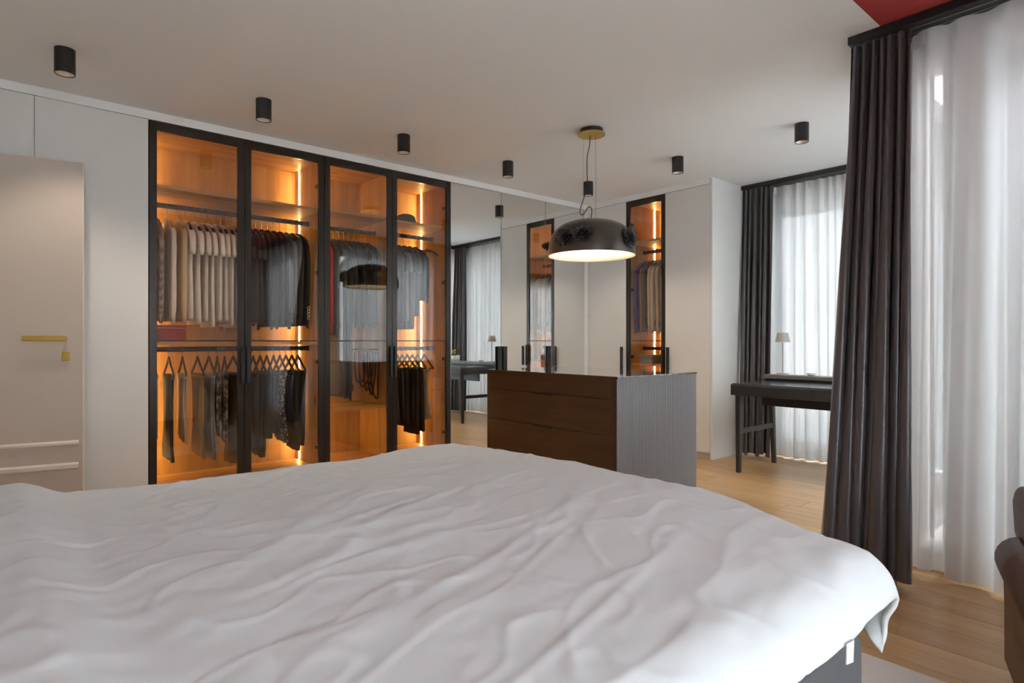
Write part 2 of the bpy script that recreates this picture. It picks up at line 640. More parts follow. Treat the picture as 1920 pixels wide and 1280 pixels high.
window('window_4', 'y', YR - .12, -0.35, 1.65, 0.10, 2.40, [0.65], 'wide window in the rear wall')

# door, standing slightly ajar
TH = R(12)
dw = 0.895
door = bpy.data.objects.new('door_1', None)
COL.objects.link(door)
door.location = (DH0 + .004, YA - .001, 0)
door.rotation_euler = (0, 0, -TH)
struct(door, 'cream lacquered door standing slightly ajar')
lf = box('leaf', M['door'], door, 0, dw, 0.0, 0.045, 0.008, 2.155, 0.002)
for z0, z1, dep in ((0.485, 0.515, .012), (0.345, 0.385, .016)):
    mo = MB()
    pr = [(0, z0), (-dep * .55, z0 + .004), (-dep, z0 + .010), (-dep, z1 - .010), (-dep * .45, z1 - .005), (0, z1)]
    mo.loft([[(xx, yy, zz) for yy, zz in pr] for xx in (0.0, dw - .02)], True)
    mo.build('moulding', M['door_trim'], door)
box('edge_strip', M['door_trim'], door, dw, dw + .004, 0.0, 0.045, 0.008, 2.155)
hd = box('door_handle', M['gold'], door, dw - .275, dw - .075, -.058, -.040, 1.100, 1.128, 0.003)
box('handle_neck', M['gold'], hd, dw - .092, dw - .075, -.040, 0.0, 1.102, 1.126, 0.002)
es = box('escutcheon', M['gold'], door, dw - .098, dw - .062, -.008, 0.0, 0.985, 1.035, 0.002)
box('turn_knob', M['gold'], es, dw - .094, dw - .066, -.020, -.008, 1.004, 1.010, 0.001)
# inner linings of the opening
struct(MB().box(DH0 - .02, DH0, YA + .021, YA + .15, 0, DHZ).build('trim_3', M['door_trim'], None), 'door lining')

# ------------------------------------------------------------------ glazed wardrobes


def led(parent, x0, x1, y0, y1, z0, z1):
    return box('led_strip', M['led'], parent, x0, x1, y0, y1, z0, z1)


def glazed_door(parent, w, z0, z1, zs, hside, group_handle=True):
    """local: spans x 0..w, front face y=0 (towards the room), growing to +y"""
    g = 0.0015
    d = bpy.data.objects.new('door', None)
    COL.objects.link(d)
    d.parent = parent
    st, th = 0.047, 0.022
    box('stile', M['frame'], d, g, st, 0, th, z0, z1, 0.0015)
    box('stile', M['frame'], d, w - st, w - g, 0, th, z0, z1, 0.0015)
    box('rail', M['frame'], d, st, w - st, 0, th, z1 - 0.060, z1, 0.0015)
    box('rail', M['frame'], d, st, w - st, 0, th, z0, z0 + 0.055, 0.0015)
    box('mid_rail', M['frame'], d, g, w - g, -0.002, 0.012, zs - .004, zs + .004)
    box('glass_pane', M['glass'], d, st - .004, w - st + .004, 0.008, 0.012, z0 + .05, z1 - .055)
    hx = w - .030 if hside > 0 else .008
    h = box('handle', M['black'], d, hx, hx + .022, -.030, -.012, .795, 1.052, 0.003)
    for zz in (.815, 1.022):
        MB().box(hx + .006, hx + .016, -.012, 0.0, zz, zz + .010).build('handle_post', M['black'], d)
    return d


DEPTH = 0.57
ZB = 0.075    # underside of carcass
ZT = ZG - .004


def carcass(name, label, x0, x1, ndoor, hs, shelves, rods, leds, group, loc=None, rz=0):
    """local frame: x along the front, y into the carcass"""
    w = x1 - x0
    t = thing(name, label, 'wardrobe', loc or (x0, YA, 0), rz, group)
    th = 0.019
    ff = 0.026
    box('side_panel', M['oak'], t, 0.001, th, ff, DEPTH, ZB, ZT)
    box('side_panel', M['oak'], t, w - th, w - .001, ff, DEPTH, ZB, ZT)
    box('back_panel', M['oak'], t, th, w - th, DEPTH - .012, DEPTH, ZB, ZT)
    box('top_panel', M['oakx'], t, th, w - th, ff, DEPTH - .012, ZT - th, ZT)
    box('bottom_panel', M['oakx'], t, th, w - th, ff, DEPTH - .012, ZB, ZB + .025)
    box('plinth', M['frame'], t, .001, w - .001, .04, .06, 0, ZB)
    for (a, b, z) in shelves:
        box('shelf', M['oakx'], t, a + th, b - th, ff + .012, DEPTH - .012, z - .022, z)
    for (a, b, z) in rods:
        r = MB()
        pts = [[(xx, .28 + .009 * math.cos(q), z + .018 * math.sin(q)) for q in (2 * PI * k / 12 for k in range(12))] for xx in (a + th, b - th)]
        r.loft(pts)
        ro = r.build('clothes_rail', M['rod'], t)
        for xx in (a + th, b - th - .008):
            MB().box(xx, xx + .008, .262, .298, z - .02, z + .022).build('rail_bracket', M['black'], ro)
    for (xx, side) in leds:
        # side +1: set into the face that looks to -x ; -1: into the face that looks to +x
        a = xx - th - .004 if side > 0 else xx + th
        led(t, a, a + .004, .462, .474, ZB + .03, ZT - th - .005)
    for i in range(ndoor):
        d = glazed_door(t, w / ndoor, ZB - .04, ZT, 1.10, hs[i])
        d.location = (i * w / ndoor, 0, 0)
        for zz in (2.30, 1.62, .92, .25):
            hx = (i + 1) * w / ndoor - th - .028 if hs[i] < 0 else i * w / ndoor + th
            if ndoor == 2 and 0.1 < hx < w - .1:
                continue
            box('hinge', M['black'], t, hx, hx + .028, .030, .075, zz, zz + .030, .003)
    return t


G = 'glass-fronted wardrobes with lit oak interiors'
Xs = [X0 + MW * k for k in range(8)]
w12 = carcass('wardrobe', 'double wardrobe behind the first two smoked glass doors, clothes on two rails', Xs[0], Xs[2], 2, (1, -1),
              [(0, 1.2, 2.145), (0, 1.2, 1.095)], [(0, 1.2, 2.055), (0, 1.2, 1.040)], [(1.2, 1), (0, -1)], G)  # left-side LED is out of sight, added only to brighten this double bay
w3 = carcass('wardrobe', 'wardrobe behind the third smoked glass door, with hanging belts and a low oak shelf', Xs[2], Xs[3], 1, (1,),
             [(0, .6, 2.155), (0, .6, .555)], [(0, .6, 2.045)], [(0, -1)], G)
w4 = carcass('wardrobe', 'wardrobe behind the fourth smoked glass door, next to the mirrors', Xs[3], Xs[4], 1, (-1,),
             [(0, .6, 2.145)], [(0, .6, 2.060), (0, .6, 1.030)], [(.6, 1)], G)

# narrow glazed unit in the second run: its front looks to -x
BY0, BY1 = 3.532, 4.016
wB = carcass('wardrobe', 'narrow glass-fronted wardrobe between two white fronts, jackets inside', 0, BY1 - BY0, 1, (1,),
             [(0, BY1 - BY0, 2.135), (0, BY1 - BY0, .865)], [(0, BY1 - BY0, 2.045), (0, BY1 - BY0, 1.020)], [(0, -1)], None,
             loc=(XB, BY1, 0), rz=-PI / 2)
# rz=-90: local x -> -y (world), local y -> +x


def white_unit(label, y0, y1, hy):
    t = thing('wardrobe', label, 'wardrobe', (XB, y0, 0), 0, 'plain white wardrobe fronts')
    w = y1 - y0
    box('body', M['front'], t, .022, .52, .0015, w - .0015, .075, ZT)
    box('plinth', M['front'], t, .035, .52, .0015, w - .0015, 0, .075)
    box('door', M['front'], t, 0, .022, .0015, w - .0015, .06, ZT, .0012)
    h = box('handle', M['black'], t, -.034, -.014, hy - y0 - .013, hy - y0 + .013, .80, 1.038, .003)
    for zz in (.82, 1.005):
        MB().box(-.014, 0, hy - y0 - .005, hy - y0 + .005, zz, zz + .01).build('handle_post', M['black'], t)
    return t


white_unit('white wardrobe with plain front at the free end of the run, next to the desk', YB1, BY0 - .001, 3.487)
white_unit('white wardrobe with plain front in the corner beside the mirrors', BY1 + .001, YA - .035, 4.060)
struct(box('trim_4', M['front'], None, XB, XB + .5, YA - .033, YA - .001, 0, ZT), 'white corner filler strip')
struct(box('wall_end_panel', M['front'], None, XB + .001, XF, YB1 - .022, YB1 - .001, 0, H - .0005), 'white end panel between fronts and curtain')

# mirror doors
for k in range(3):
    t = thing('mirror_wardrobe', ['mirror-fronted wardrobe next to the glass doors', 'middle one of the three mirror-fronted wardrobes',
              'mirror-fronted wardrobe in the corner, reflecting the narrow glass door'][k], 'wardrobe', (Xs[4 + k], YA, 0), 0, 'mirror-fronted wardrobes')
    w = MW if k < 2 else Xs[7] - Xs[6]
    box('body', M['front'], t, .001, w - .001, .026, .56, .075, ZT)
    box('plinth', M['frame'], t, .001, w - .001, .04, .06, 0, .075)
    dd = box('door', M['mirror_edge'], t, .0015, w - .0015, 0.0005, .024, .04, ZT)
    box('mirror_pane', M['mirror'], dd, .0035, w - .0035, -.0015, 0.0005, .042, ZT - .002)
    for s in ((1,) if k == 0 else ((-1,) if k == 1 else (-1,))):
        hx = w - .056 if s > 0 else .012
        box('handle', M['black'], t, hx, hx + .044, -.030, -.014, .800, 1.046, .003)
        for zz in (.82, 1.01):
            MB().box(hx + .016, hx + .028, -.014, -.0015, zz, zz + .01).build('handle_post', M['black'], t)
struct(box('trim_5', M['front'], None, Xs[7] + .002, XB - .002, YA - .001, YA + .02, 0, ZT), 'white filler strip between mirror and corner')

# ------------------------------------------------------------------ clothes


def hook_mesh(mb, neck):
    pts = []
    for k in range(11):
        a = R(-30 + 240 * k / 10)
        pts.append((-.0185 * math.cos(a), 0, .0185 * math.sin(a)))
    pts = [(-.0185 * math.cos(R(200 - i * 23)), 0, .0185 * math.sin(R(200 - i * 23))) for i in range(11)]
    pts = pts[::-1]
    # ends below the rail, then runs down to the neck
    pts = [(-.0215, 0, -.008)] + [(.0225 * math.cos(R(180 - i * 22)), 0, .0225 * math.sin(R(180 - i * 22))) for i in range(10)] + [(.010, 0, -.030), (0, 0, -.042), (0, 0, neck)]
    mb.tube(pts, .0018, 6)


_protos = {}


def hanger(kind, loc, rz, label, group):
    t = thing('coat_hanger' if kind != 'clip' else 'trouser_hanger', label, 'hanger', loc, rz, group)
    if kind not in _protos:
        parts = []
        hk = MB()
        hook_mesh(hk, -.062 if kind == 'clip' else -.108)
        parts.append(('hook', hk, M['chrome']))
        wm = M['hang_light'] if kind == 'light' else M['hang_dark']
        b = MB()
        if kind == 'clip':
            for s in (-1, 1):
                rr = []
                for k in range(6):
                    u = k / 5
                    xx, zz = s * (.004 + .150 * u), -.062 - .118 * (u ** 0.9)
                    hh = .011 - .002 * u
                    rr.append([(xx, -.0055, zz - hh), (xx, .0055, zz - hh), (xx, .0055, zz + hh), (xx, -.0055, zz + hh)])
                b.loft(rr)
            parts.append(('hanger_arms', b, wm))
            parts.append(('bottom_bar', MB().box(-.155, .155, -.004, .004, -.190, -.178), wm))
            for s in (-1, 1):
                parts.append(('clip', MB().box(s * .085 - .012, s * .085 + .012, -.007, .007, -.206, -.176), M['chrome']))
        else:
            for s in (-1, 1):
                rr = []
                for k in range(7):
                    u = k / 6
                    xx, zz = s * (.002 + .180 * u), -.112 - .012 * u - .048 * u * u
                    hh = .014 - .006 * u
                    rr.append([(xx, -.009, zz - hh), (xx, .009, zz - hh), (xx, .007, zz + hh), (xx, -.007, zz + hh)])
                b.loft(rr)
            b.box(-.010, .010, -.008, .008, -.121, -.098)
            parts.append(('hanger_arms', b, wm))
        _protos[kind] = [mb.build(n, m, t, smooth=(n == 'hook')) for n, mb, m in parts]
    else:
        for p in _protos[kind]:
            c = p.copy()
            COL.objects.link(c)
            c.parent = t
    return t


def torso_ring(hw, ht, z, seed, fold, n=28, cx=0.0):
    pts = []
    for k in range(n):
        a = 2 * PI * k / n
        ca, sa = math.cos(a), math.sin(a)
        xx = hw * math.copysign(abs(ca) ** 0.6, ca)
        yy = ht * math.copysign(abs(sa) ** 0.5, sa)
        f = fold * math.sin(xx * 46 + seed * 7 + z * 3) + fold * .6 * math.sin(xx * 83 + seed * 13 - z * 5)
        pts.append((cx + xx, yy + f, z))
    return pts


def top_garment(label, cat, name, cl, length, sleeve, loc, rz, seed, thick=.021, group=None, width=.180, collar=None, emblem=None, cuff=True):
    """a shirt, sweater or jacket on a hanger; local x across the shoulders, z down from the rail"""
    rg = random.Random(seed)
    loc = (loc[0], loc[1], loc[2] - .046)
    length -= .030
    t = thing(name, label, cat, loc, rz, group)
    m = C_[cl]
    thick *= .92 if sleeve == 'short' else .78
    rows = [(0.055, .010, -.062), (.085, .014, -.070), (.135, thick * .8, -.090), (width - .012, thick, -.128), (width + .004, thick * 1.05, -.17),
            (width - .004, thick * 1.05, -.27), (width - .006, thick * 1.0, -.42), (width, thick * 1.08, -.56)]
    rows = [r for r in rows if r[2] > -length + .03] + [(width + .005, thick * 1.12, -length + .02), (width - .002, thick * 1.02, -length)]
    rings = []
    for i, (hw, ht, z) in enumerate(rows):
        fo = 0.0 if i < 2 else thick * .20 * min(1, (i - 1) / 5)
        rings.append(torso_ring(hw, ht, z, seed, fo, cx=.006 * math.sin(seed * 3 + z * 6)))
    MB().loft(rings).build('torso', m, t, smooth=True)
    for s in (-1, 1):
        sl = MB()
        if sleeve == 'short':
            path = [(width - .045, -.115, .020, .055), (width + .010, -.16, .024, .056), (width + .026, -.215, .022, .054), (width + .034, -.275, .022, .054), (width + .028, -.300, .018, .050)]
        elif sleeve == 'long':
            e = rg.uniform(-.012, .012)
            path = [(width - .045, -.112, .018, .050), (width + .006, -.16, .023, .050), (width + .018, -.26, .024, .046), (width + .016 + e, -.40, .023, .043),
                    (width + .014 + e, -.52, .022, .039), (width + .012 + e, -length + .085, .021, .036), (width + .010 + e, -length + .050, .016, .028), (width + .010 + e, -length - .012, .016, .028)]
        else:
            path = []
        if not path:
            continue
        rr = []
        for i, (cx, z, ht, hx) in enumerate(path):
            ring = []
            for k in range(16):
                a = 2 * PI * k / 16
                f = .10 * math.sin(3 * a + seed + z * 30)
                ring.append((s * cx + hx * .55 * math.copysign(abs(math.cos(a)) ** .7, math.cos(a)) * (1 + f), ht / .024 * thick * (1.18 if sleeve == 'short' else 1.15) * math.copysign(abs(math.sin(a)) ** .6, math.sin(a)) * (1 + f) + .001 * math.sin(seed + z * 11), z + .010 * math.cos(a) * s * (-1)))
            rr.append(ring)
        sl.loft(rr)
        so = sl.build('sleeve', m, t, smooth=True)
        if emblem == 'rings' and s > 0 or emblem == 'rings' and s < 0:
            em = MB()
            for q in range(4):
                cz = -length + .06 + .026 * q
                cxx = s * (width + .012 + .0255)
                em.tube([(cxx, .010 * math.cos(2 * PI * k / 12), cz + .011 * math.sin(2 * PI * k / 12)) for k in range(13)], .0022, 5)
            eo = em.build('ring_motif', C_['offwhite'], so)
    nk = MB()
    nr = []
    for z, rx, ry in ((-.052, .052, .016), (-.060, .060, .019), (-.072, .066, .021)):
        nr.append([(rx * math.cos(2 * PI * k / 16), ry * math.sin(2 * PI * k / 16), z + .006 * math.sin(2 * PI * k / 16)) for k in range(16)])
    nk.loft(nr, cap=False)
    nk.build('neckband' if collar is None else 'collar', m, t, smooth=True)
    if collar == 'lapel':
        for s in (-1, 1):
            MB().hexa([(s * .004, thick * 1.25, -.40), (s * .014, thick * 1.25, -.40), (s * .014, thick * 1.25 + .004, -.40), (s * .004, thick * 1.25 + .004, -.40),
                       (s * .030, thick * 1.0, -.08), (s * .085, thick * 1.0, -.10), (s * .085, thick * 1.0 + .004, -.10), (s * .030, thick * 1.0 + .004, -.08)]).build('lapel', m, t)
        bt = MB()
        for q in range(3):
            bt.tube([(-width - .012 + .0, -.030, -length + .06 + .02 * q), (-width - .012, -.024, -length + .06 + .02 * q)], .006, 8)
        bt.build('cuff_buttons', C_['black'], t)
    if emblem == 'gold':
        eb = MB()
        ex, ez = -width * .55, -.33
        for dx, dz, r_ in ((0, 0, .013), (.026, -.004, .010)):
            eb.tube([(ex + dx + r_ * math.cos(2 * PI * k / 12), -thick * 1.22 - .003, ez + dz + r_ * math.sin(2 * PI * k / 12)) for k in range(13)], .0035, 6)
        eb.hexa([(ex - .004, -thick * 1.22 - .006, ez + .008), (ex + .018, -thick * 1.22 - .006, ez + .004), (ex + .018, -thick * 1.1, ez + .004), (ex - .004, -thick * 1.1, ez + .008),
                 (ex + .006, -thick * 1.22 - .005, ez + .040), (ex + .016, -thick * 1.22 - .005, ez + .034), (ex + .016, -thick * 1.1, ez + .034), (ex + .006, -thick * 1.1, ez + .040)])
        eb.build('gold_emblem', M['gold'], t)
    if emblem == 'tag':
        MB().box(-.03, .03, -thick - .004, -thick * .6, -.105, -.088).build('neck_label', C_['white'], t)
    return t


def bottom_garment(label, cat, name, cl, length, loc, rz, seed, group=None, width=.115, flare=.0, style='trousers'):
    rg = random.Random(seed * 7 + 1)
    t = thing(name, label, cat, loc, rz, group)
    m = C_[cl]
    z0 = -.180
    if style == 'trousers':
        for q, (dy, dl) in enumerate(((-.0075, 0), (.0075, -.035 * rg.random()))):
            L_ = length + dl
            rr = []
            for i in range(9):
                u = i / 8
                hw = width * (1 - .28 * math.sin(PI * min(1, u * 1.15)) * .9) + flare * max(0, u - .72) * 1.2
                ht = .0072 + .003 * math.sin(PI * u)
                z = z0 - u * (L_ - .18)
                cx = .030 * math.sin(seed + u * 3.0 + q) * u
                ring = torso_ring(hw, ht, z, seed + q, .0032 * u, n=28, cx=cx)
                rr.append([(a, b + dy, c - .012 * math.cos(a * 40) * (1 if i == 8 else 0)) for a, b, c in ring])
            MB().loft(rr).build('trouser_leg', m, t, smooth=True)
        MB().loft([torso_ring(width + .004, .021, z, seed, .0, n=20) for z in (z0 - .030, z0 + .004)]).build('waistband', m, t, smooth=True)
    else:
        rr = []
        for i in range(9):
            u = i / 8
            hw = width * (.85 + .25 * u) + flare * u
            ht = .014 + .010 * u
            rr.append(torso_ring(hw, ht, z0 - u * (length - .18), seed, .006 * u, n=32, cx=.008 * math.sin(seed + 2 * u)))
        MB().loft(rr).build('skirt_body', m, t, smooth=True)
        MB().loft([torso_ring(width * .86, .016, z, seed, .0, n=20) for z in (z0 - .030, z0 + .004)]).build('waistband', m, t, smooth=True)
    return t


YROD = YA + .28
HZ = PI / 2   # hangers stand across the rail


def rail(xs, specs, z, where, hkind, seed0, g1, g2, along='x', base=None, jit=.025):
    rg = random.Random(seed0)
    for i, (p, sp) in enumerate(zip(xs, specs)):
        loc = (p, YROD, z) if along == 'x' else (XB + .28, p, z)
        rz = (HZ if along == 'x' else 0) + rg.uniform(-jit, jit)
        o_ = ORD[i]
        hk = sp.get('h', hkind)
        hanger(hk, loc, rz, '%s hanger, %s from left on the %s' % ({'dark': 'dark wooden', 'light': 'pale wooden', 'clip': 'dark clip'}[hk], o_, where), g2)
        if sp.get('n') is None:
            continue
        lab = '%s, %s from left on the %s' % (sp['l'], o_, where)
        if sp['k'] == 'top':
            top_garment(lab, sp['cat'], sp['n'], sp['c'], sp['len'], sp['s'], loc, rz, seed0 * 10 + i, sp.get('t', .021), g1, sp.get('w', .180), sp.get('col'), sp.get('e'))
        else:
            bottom_garment(lab, sp['cat'], sp['n'], sp['c'], sp['len'], loc, rz, seed0 * 10 + i, g1, sp.get('w', .115), sp.get('f', .0), sp.get('st', 'trousers'))


def tee(c, l, **k):
    return dict(k='top', n='t_shirt', cat='T-shirt', c=c, l=l, len=k.pop('len', .80), s='short', **k)


def swe(c, l, **k):
    return dict(k='top', n='sweatshirt', cat='sweatshirt', c=c, l=l, len=k.pop('len', .80), s='long', **k)


def jac(c, l, **k):
    return dict(k='top', n='jacket', cat='jacket', c=c, l=l, len=k.pop('len', .83), s='long', col=k.pop('col', 'lapel'), **k)


def tro(c, l, **k):
    return dict(k='bot', n='trousers', cat='trousers', c=c, l=l, len=k.pop('len', .78), **k)


def ski(c, l, **k):
    return dict(k='bot', n='skirt', cat='skirt', c=c, l=l, len=k.pop('len', .60), st='skirt', **k)


UR = 'upper rail behind glass door '
rail([.855, .924, .991, 1.043, 1.096, 1.145, 1.186, 1.234, 1.278, 1.318, 1.358],
     [swe('herring', 'grey herringbone knit jumper'), swe('white', 'white sweatshirt, gold emblem', e='gold', h='light', t=.020), swe('cream', 'cream sweatshirt', h='light', t=.022),
      tee('white', 'white T-shirt', len=.79), tee('white', 'white T-shirt', t=.018, len=.82), tee('offwhite', 'off-white T-shirt', t=.017), tee('white', 'white T-shirt', t=.016, len=.84),
      tee('white', 'white T-shirt', t=.016), tee('offwhite', 'off-white T-shirt', t=.016, len=.80), tee('white', 'white T-shirt', t=.015, len=.83), swe('offwhite', 'pale grey sweatshirt', t=.015, len=.84)],
     2.055, 'upper rail behind the first glass door', 'dark', 1, 'light tops behind the first glass door', 'hangers on the wardrobe rails')
rail([1.440, 1.485, 1.530, 1.575, 1.620, 1.668, 1.716, 1.765, 1.815, 1.862],
     [tee('black', 'black T-shirt', t=.016), tee('charcoal', 'charcoal T-shirt, white label', t=.016, e='tag'), tee('charcoal', 'charcoal T-shirt, white label', t=.016, e='tag'), swe('black', 'black sweatshirt', t=.017),
      jac('black', 'black jacket', t=.017), swe('navy', 'navy sweatshirt', t=.017), jac('black', 'black jacket', t=.017), swe('grey', 'grey sweatshirt', t=.017), swe('charcoal', 'charcoal sweatshirt', t=.018),
      swe('black', 'black sweatshirt, ringed cuff', t=.018, e='rings', len=.82)],
     2.055, 'upper rail behind the second glass door', 'dark', 2, 'dark tops behind the second glass door', 'hangers on the wardrobe rails')
rail([.845, .935, 1.022, 1.121, 1.197, 1.255, 1.306, 1.368],
     [tro('stone', 'sand-coloured trousers', len=.62, w=.10), tro('charcoal', 'charcoal flared trousers', len=.78, f=.10), tro('stone', 'pale stone trousers', len=.66, w=.13), tro('khaki', 'khaki trousers', len=.77, f=.08),
      tro('denim', 'grey-green denim trousers', len=.80, f=.06), tro('camo', 'camouflage trousers', len=.64, w=.12), tro('camo', 'camouflage trousers', len=.70, w=.10), tro('brown', 'brown flared trousers', len=.86, f=.14)],
     1.040, 'lower rail behind the first glass door', 'clip', 3, 'trousers behind the first glass door', 'hangers on the wardrobe rails', jit=.15)
rail([1.455, 1.512, 1.565, 1.615, 1.668, 1.718, 1.765, 1.812, 1.862, 1.900][:9],
     [tro('olive', 'olive trousers', len=.68, w=.10), tro('charcoal', 'charcoal trousers', len=.80, w=.12), tro('navy', 'navy trousers', len=.84, w=.12), tro('black', 'black trousers', len=.70, w=.13),
      tro('black', 'black trousers', len=.66, w=.13), tro('floral', 'dark patterned trousers', len=.72, w=.13), tro('navy', 'navy trousers', len=.62, w=.13), tro('charcoal', 'charcoal trousers', len=.80, w=.13),
      tro('black', 'black trousers', len=.78, w=.13)],
     1.040, 'lower rail behind the second glass door', 'clip', 4, 'trousers behind the second glass door', 'hangers on the wardrobe rails', jit=.07)
rail([2.052, 2.105, 2.160, 2.212, 2.258, 2.302, 2.346, 2.388, 2.430, 2.472],
     [jac('red', 'red jacket', t=.017, len=.85), jac('charcoal', 'charcoal coat', t=.019, len=.88), jac('charcoal', 'long charcoal coat', t=.020, len=1.38), jac('black', 'long black coat', t=.018, len=1.40), swe('charcoal', 'charcoal jumper', t=.016),
      tee('black', 'black T-shirt', t=.015), swe('navy', 'navy jumper', t=.015), tee('charcoal', 'charcoal T-shirt', t=.015), swe('black', 'black jumper', t=.015), tee('black', 'black T-shirt', t=.015)],
     2.045, 'rail behind the third glass door', 'dark', 5, 'clothes behind the third glass door', 'hangers on the wardrobe rails', jit=.06)
rail([2.665, 2.722, 2.780, 2.838, 2.896, 2.96, 3.090],
     [tee('charcoal', 'charcoal T-shirt', t=.018, len=.78), tee('black', 'black T-shirt', t=.018, len=.80), tee('grey', 'grey T-shirt', t=.018, len=.76), tee('charcoal', 'charcoal T-shirt', t=.018, len=.84), tee('black', 'black T-shirt', t=.018, len=.72),
      swe('sequin', 'black sequinned top', t=.018, len=.58), dict(n=None)],
     2.060, 'upper rail behind the fourth glass door', 'dark', 6, 'clothes on the upper rail behind the fourth glass door', 'hangers on the wardrobe rails', jit=.06)
rail([2.665, 2.718, 2.771, 2.824, 2.878, 2.932, 2.990, 3.060],
     [ski('black', 'black pleated skirt', len=.72), ski('charcoal', 'charcoal skirt', len=.66), ski('sequin', 'black sequinned skirt', len=.66), ski('black', 'black skirt', len=.70), ski('sequin', 'black sequinned skirt', len=.68),
      ski('black', 'long black skirt', len=.78), ski('black', 'long black skirt', len=.76), tro('beige', 'beige trousers', len=.66, w=.09)],
     1.030, 'lower rail behind the fourth glass door', 'clip', 7, 'skirts and trousers behind the fourth glass door', 'hangers on the wardrobe rails', jit=.06)
rail([3.950, 3.896, 3.842, 3.788, 3.734, 3.680, 3.626],
     [jac('purple', 'purple jacket', t=.019), jac('tweed', 'brown tweed jacket', t=.018, len=.82), jac('brown', 'brown jacket', t=.019, len=.80), jac('beige', 'beige jacket', t=.018), jac('pale', 'pale linen jacket', t=.018),
      jac('beige', 'beige jacket', t=.018, len=.84), jac('pale', 'pale linen jacket', t=.018)],
     2.045, 'rail behind the narrow glass door', 'dark', 8, 'jackets behind the narrow glass door', 'hangers on the narrow wardrobe rail', along='y', jit=.05)

# belts looped from the side of the third bay
rg = random.Random(11)
for q in range(5):
    xx = Xs[3] - .075 - .022 * q
    mb = MB()
    lo = .60 + .035 * q
    y_ = YA + .16 + .03 * q
    pts = []
    for k in range(25):
        u = k / 24
        a = PI * u
        pts.append((xx + .010 * math.sin(5 * u + q), y_ + .085 * math.cos(a) + .012 * math.sin(9 * u + q), 1.0115 - (1.0115 - lo) * math.sin(a) ** .55))
    mb.tube(pts, .0075, 6)
    bl = mb.build('belt', M['black'], None, smooth=True)
    tag(bl, 'black leather belt hanging in a loop, %s from the right in the third bay' % ORD[q], 'belt', 'belts hanging in the third bay')
bk = box('belt_rack', M['black'], w3, .36, .581, .20, .32, 1.02, 1.032, .002)
# things on shelves
hat = thing('hat', 'dark grey felt hat on the top shelf of the fourth bay', 'hat', (2.80, YA + .17, 2.1455))
MB().lathe([(0.001, 0.088), (.045, .086), (.072, .074), (.084, .05), (.088, .02), (.089, .0)], 28).build('crown', C_['charcoal'], hat, smooth=True)
MB().lathe([(.080, .004), (.118, .001), (.124, .004), (.118, .008), (.080, .010)], 28).build('brim', C_['charcoal'], hat, smooth=True)
rb = thing('gift_box', 'flat red box with a thin pale border on the shelf under the herringbone jumper', 'box', (.80, YA + .06, 1.0955))
box('body', mat('red_card', (0.30, 0.004, 0.004), 0.4), rb, 0, .20, 0, .30, 0, .085, .002)
box('lid', mat('red_card_lid', (0.32, 0.005, 0.005), 0.35), rb, -.002, .202, -.002, .302, .085, .112, .002)
ln = MB()
ln.box(.006, .194, -.0035, -.002, .090, .0925)
ln.build('pale_border', C_['offwhite'], rb)
bxs = thing('storage_box', 'grey lidded box on the low shelf of the narrow wardrobe', 'box', (XB + .07, 3.74, .8655))
box('body', mat('grey_card', (0.25, 0.25, 0.25), 0.6), bxs, 0, .22, 0, .17, 0, .075, .002)
box('lid', mat('grey_card_lid', (0.30, 0.30, 0.30), 0.6), bxs, -.003, .223, -.003, .173, .075, .092, .002)
bag = thing('handbag', 'black leather handbag standing behind the grey box in the narrow wardrobe', 'bag', (XB + .40, 3.72, .8655))
MB().loft([[(.05 * s_ * sc, .12 * c_ * sc, z) for s_, c_ in ((math.sin(2 * PI * k / 20), math.copysign(abs(math.cos(2 * PI * k / 20)) ** .6, math.cos(2 * PI * k / 20))) for k in range(20))]
           for z, sc in ((0, .92), (.02, 1.0), (.09, .97), (.14, .8), (.15, .74))]).build('body', M['black'], bag, smooth=True)
MB().tube([(0, .07 * math.cos(PI * k / 14), .135 + .09 * math.sin(PI * k / 14)) for k in range(15)], .006, 8).build('handle', M['black'], bag, smooth=True)

# ------------------------------------------------------------------ island with drawers
IX0, IX1, IY0, IY1, IZ = 2.800, 3.640, 2.303, 3.550, .887
PLZ = .10
isl = thing('dresser_island', 'dark brown dresser island with drawers, ribbed side and glass top', 'dresser', (IX0, IY0, 0))
lw_, dd_ = IY1 - IY0, IX1 - IX0
box('plinth', M['groove'], isl, .04, dd_ - .04, .04, lw_ - .03, 0, PLZ)
box('side_panel', M['islandf'], isl, 0, dd_, lw_ - .026, lw_, PLZ, IZ - .010, .001)
box('end_stile', M['islandf'], isl, 0, .024, .008, .046, PLZ, IZ - .010, .001)
box('body', M['groove'], isl, .022, dd_ - .02, .012, lw_ - .027, PLZ, IZ - .012)
box('back_panel', M['islandf'], isl, dd_ - .02, dd_, .008, lw_ - .027, PLZ, IZ - .010)
zs_ = [(.7495, .874), (.5295, .7465), (.3095, .5265), (.104, .3065)]
for i, (za, zb) in enumerate(zs_):
    dr = box('drawer', M['islandf'], isl, .001, .022, .0475, lw_ - .0275, za, zb, .0012)
    if i > 0:
        cy = lw_ * .52
        MB().box(-.010, .004, cy - .085, cy + .085, zb - .003, zb + .001).box(-.010, -.007, cy - .085, cy + .085, zb - .010, zb - .003).build('edge_pull', M['black'], dr)
rbs = MB()
nr = 56
pitch = dd_ / nr
for i in range(nr):
    cx = (i + .5) * pitch
    r_ = pitch * .46
    rbs.loft([[(cx - r_ * math.cos(PI * k / 5), .008 - .008 * math.sin(PI * k / 5), z) for k in range(6)] for z in (PLZ, IZ - .010)], cap=False, closed=False)
rb_ = rbs.build('ribbed_panel', M['ribs'], isl, smooth=False)
box('ribbed_backing', M['groove'], isl, 0.0, dd_, .0082, .0118, PLZ, IZ - .010)
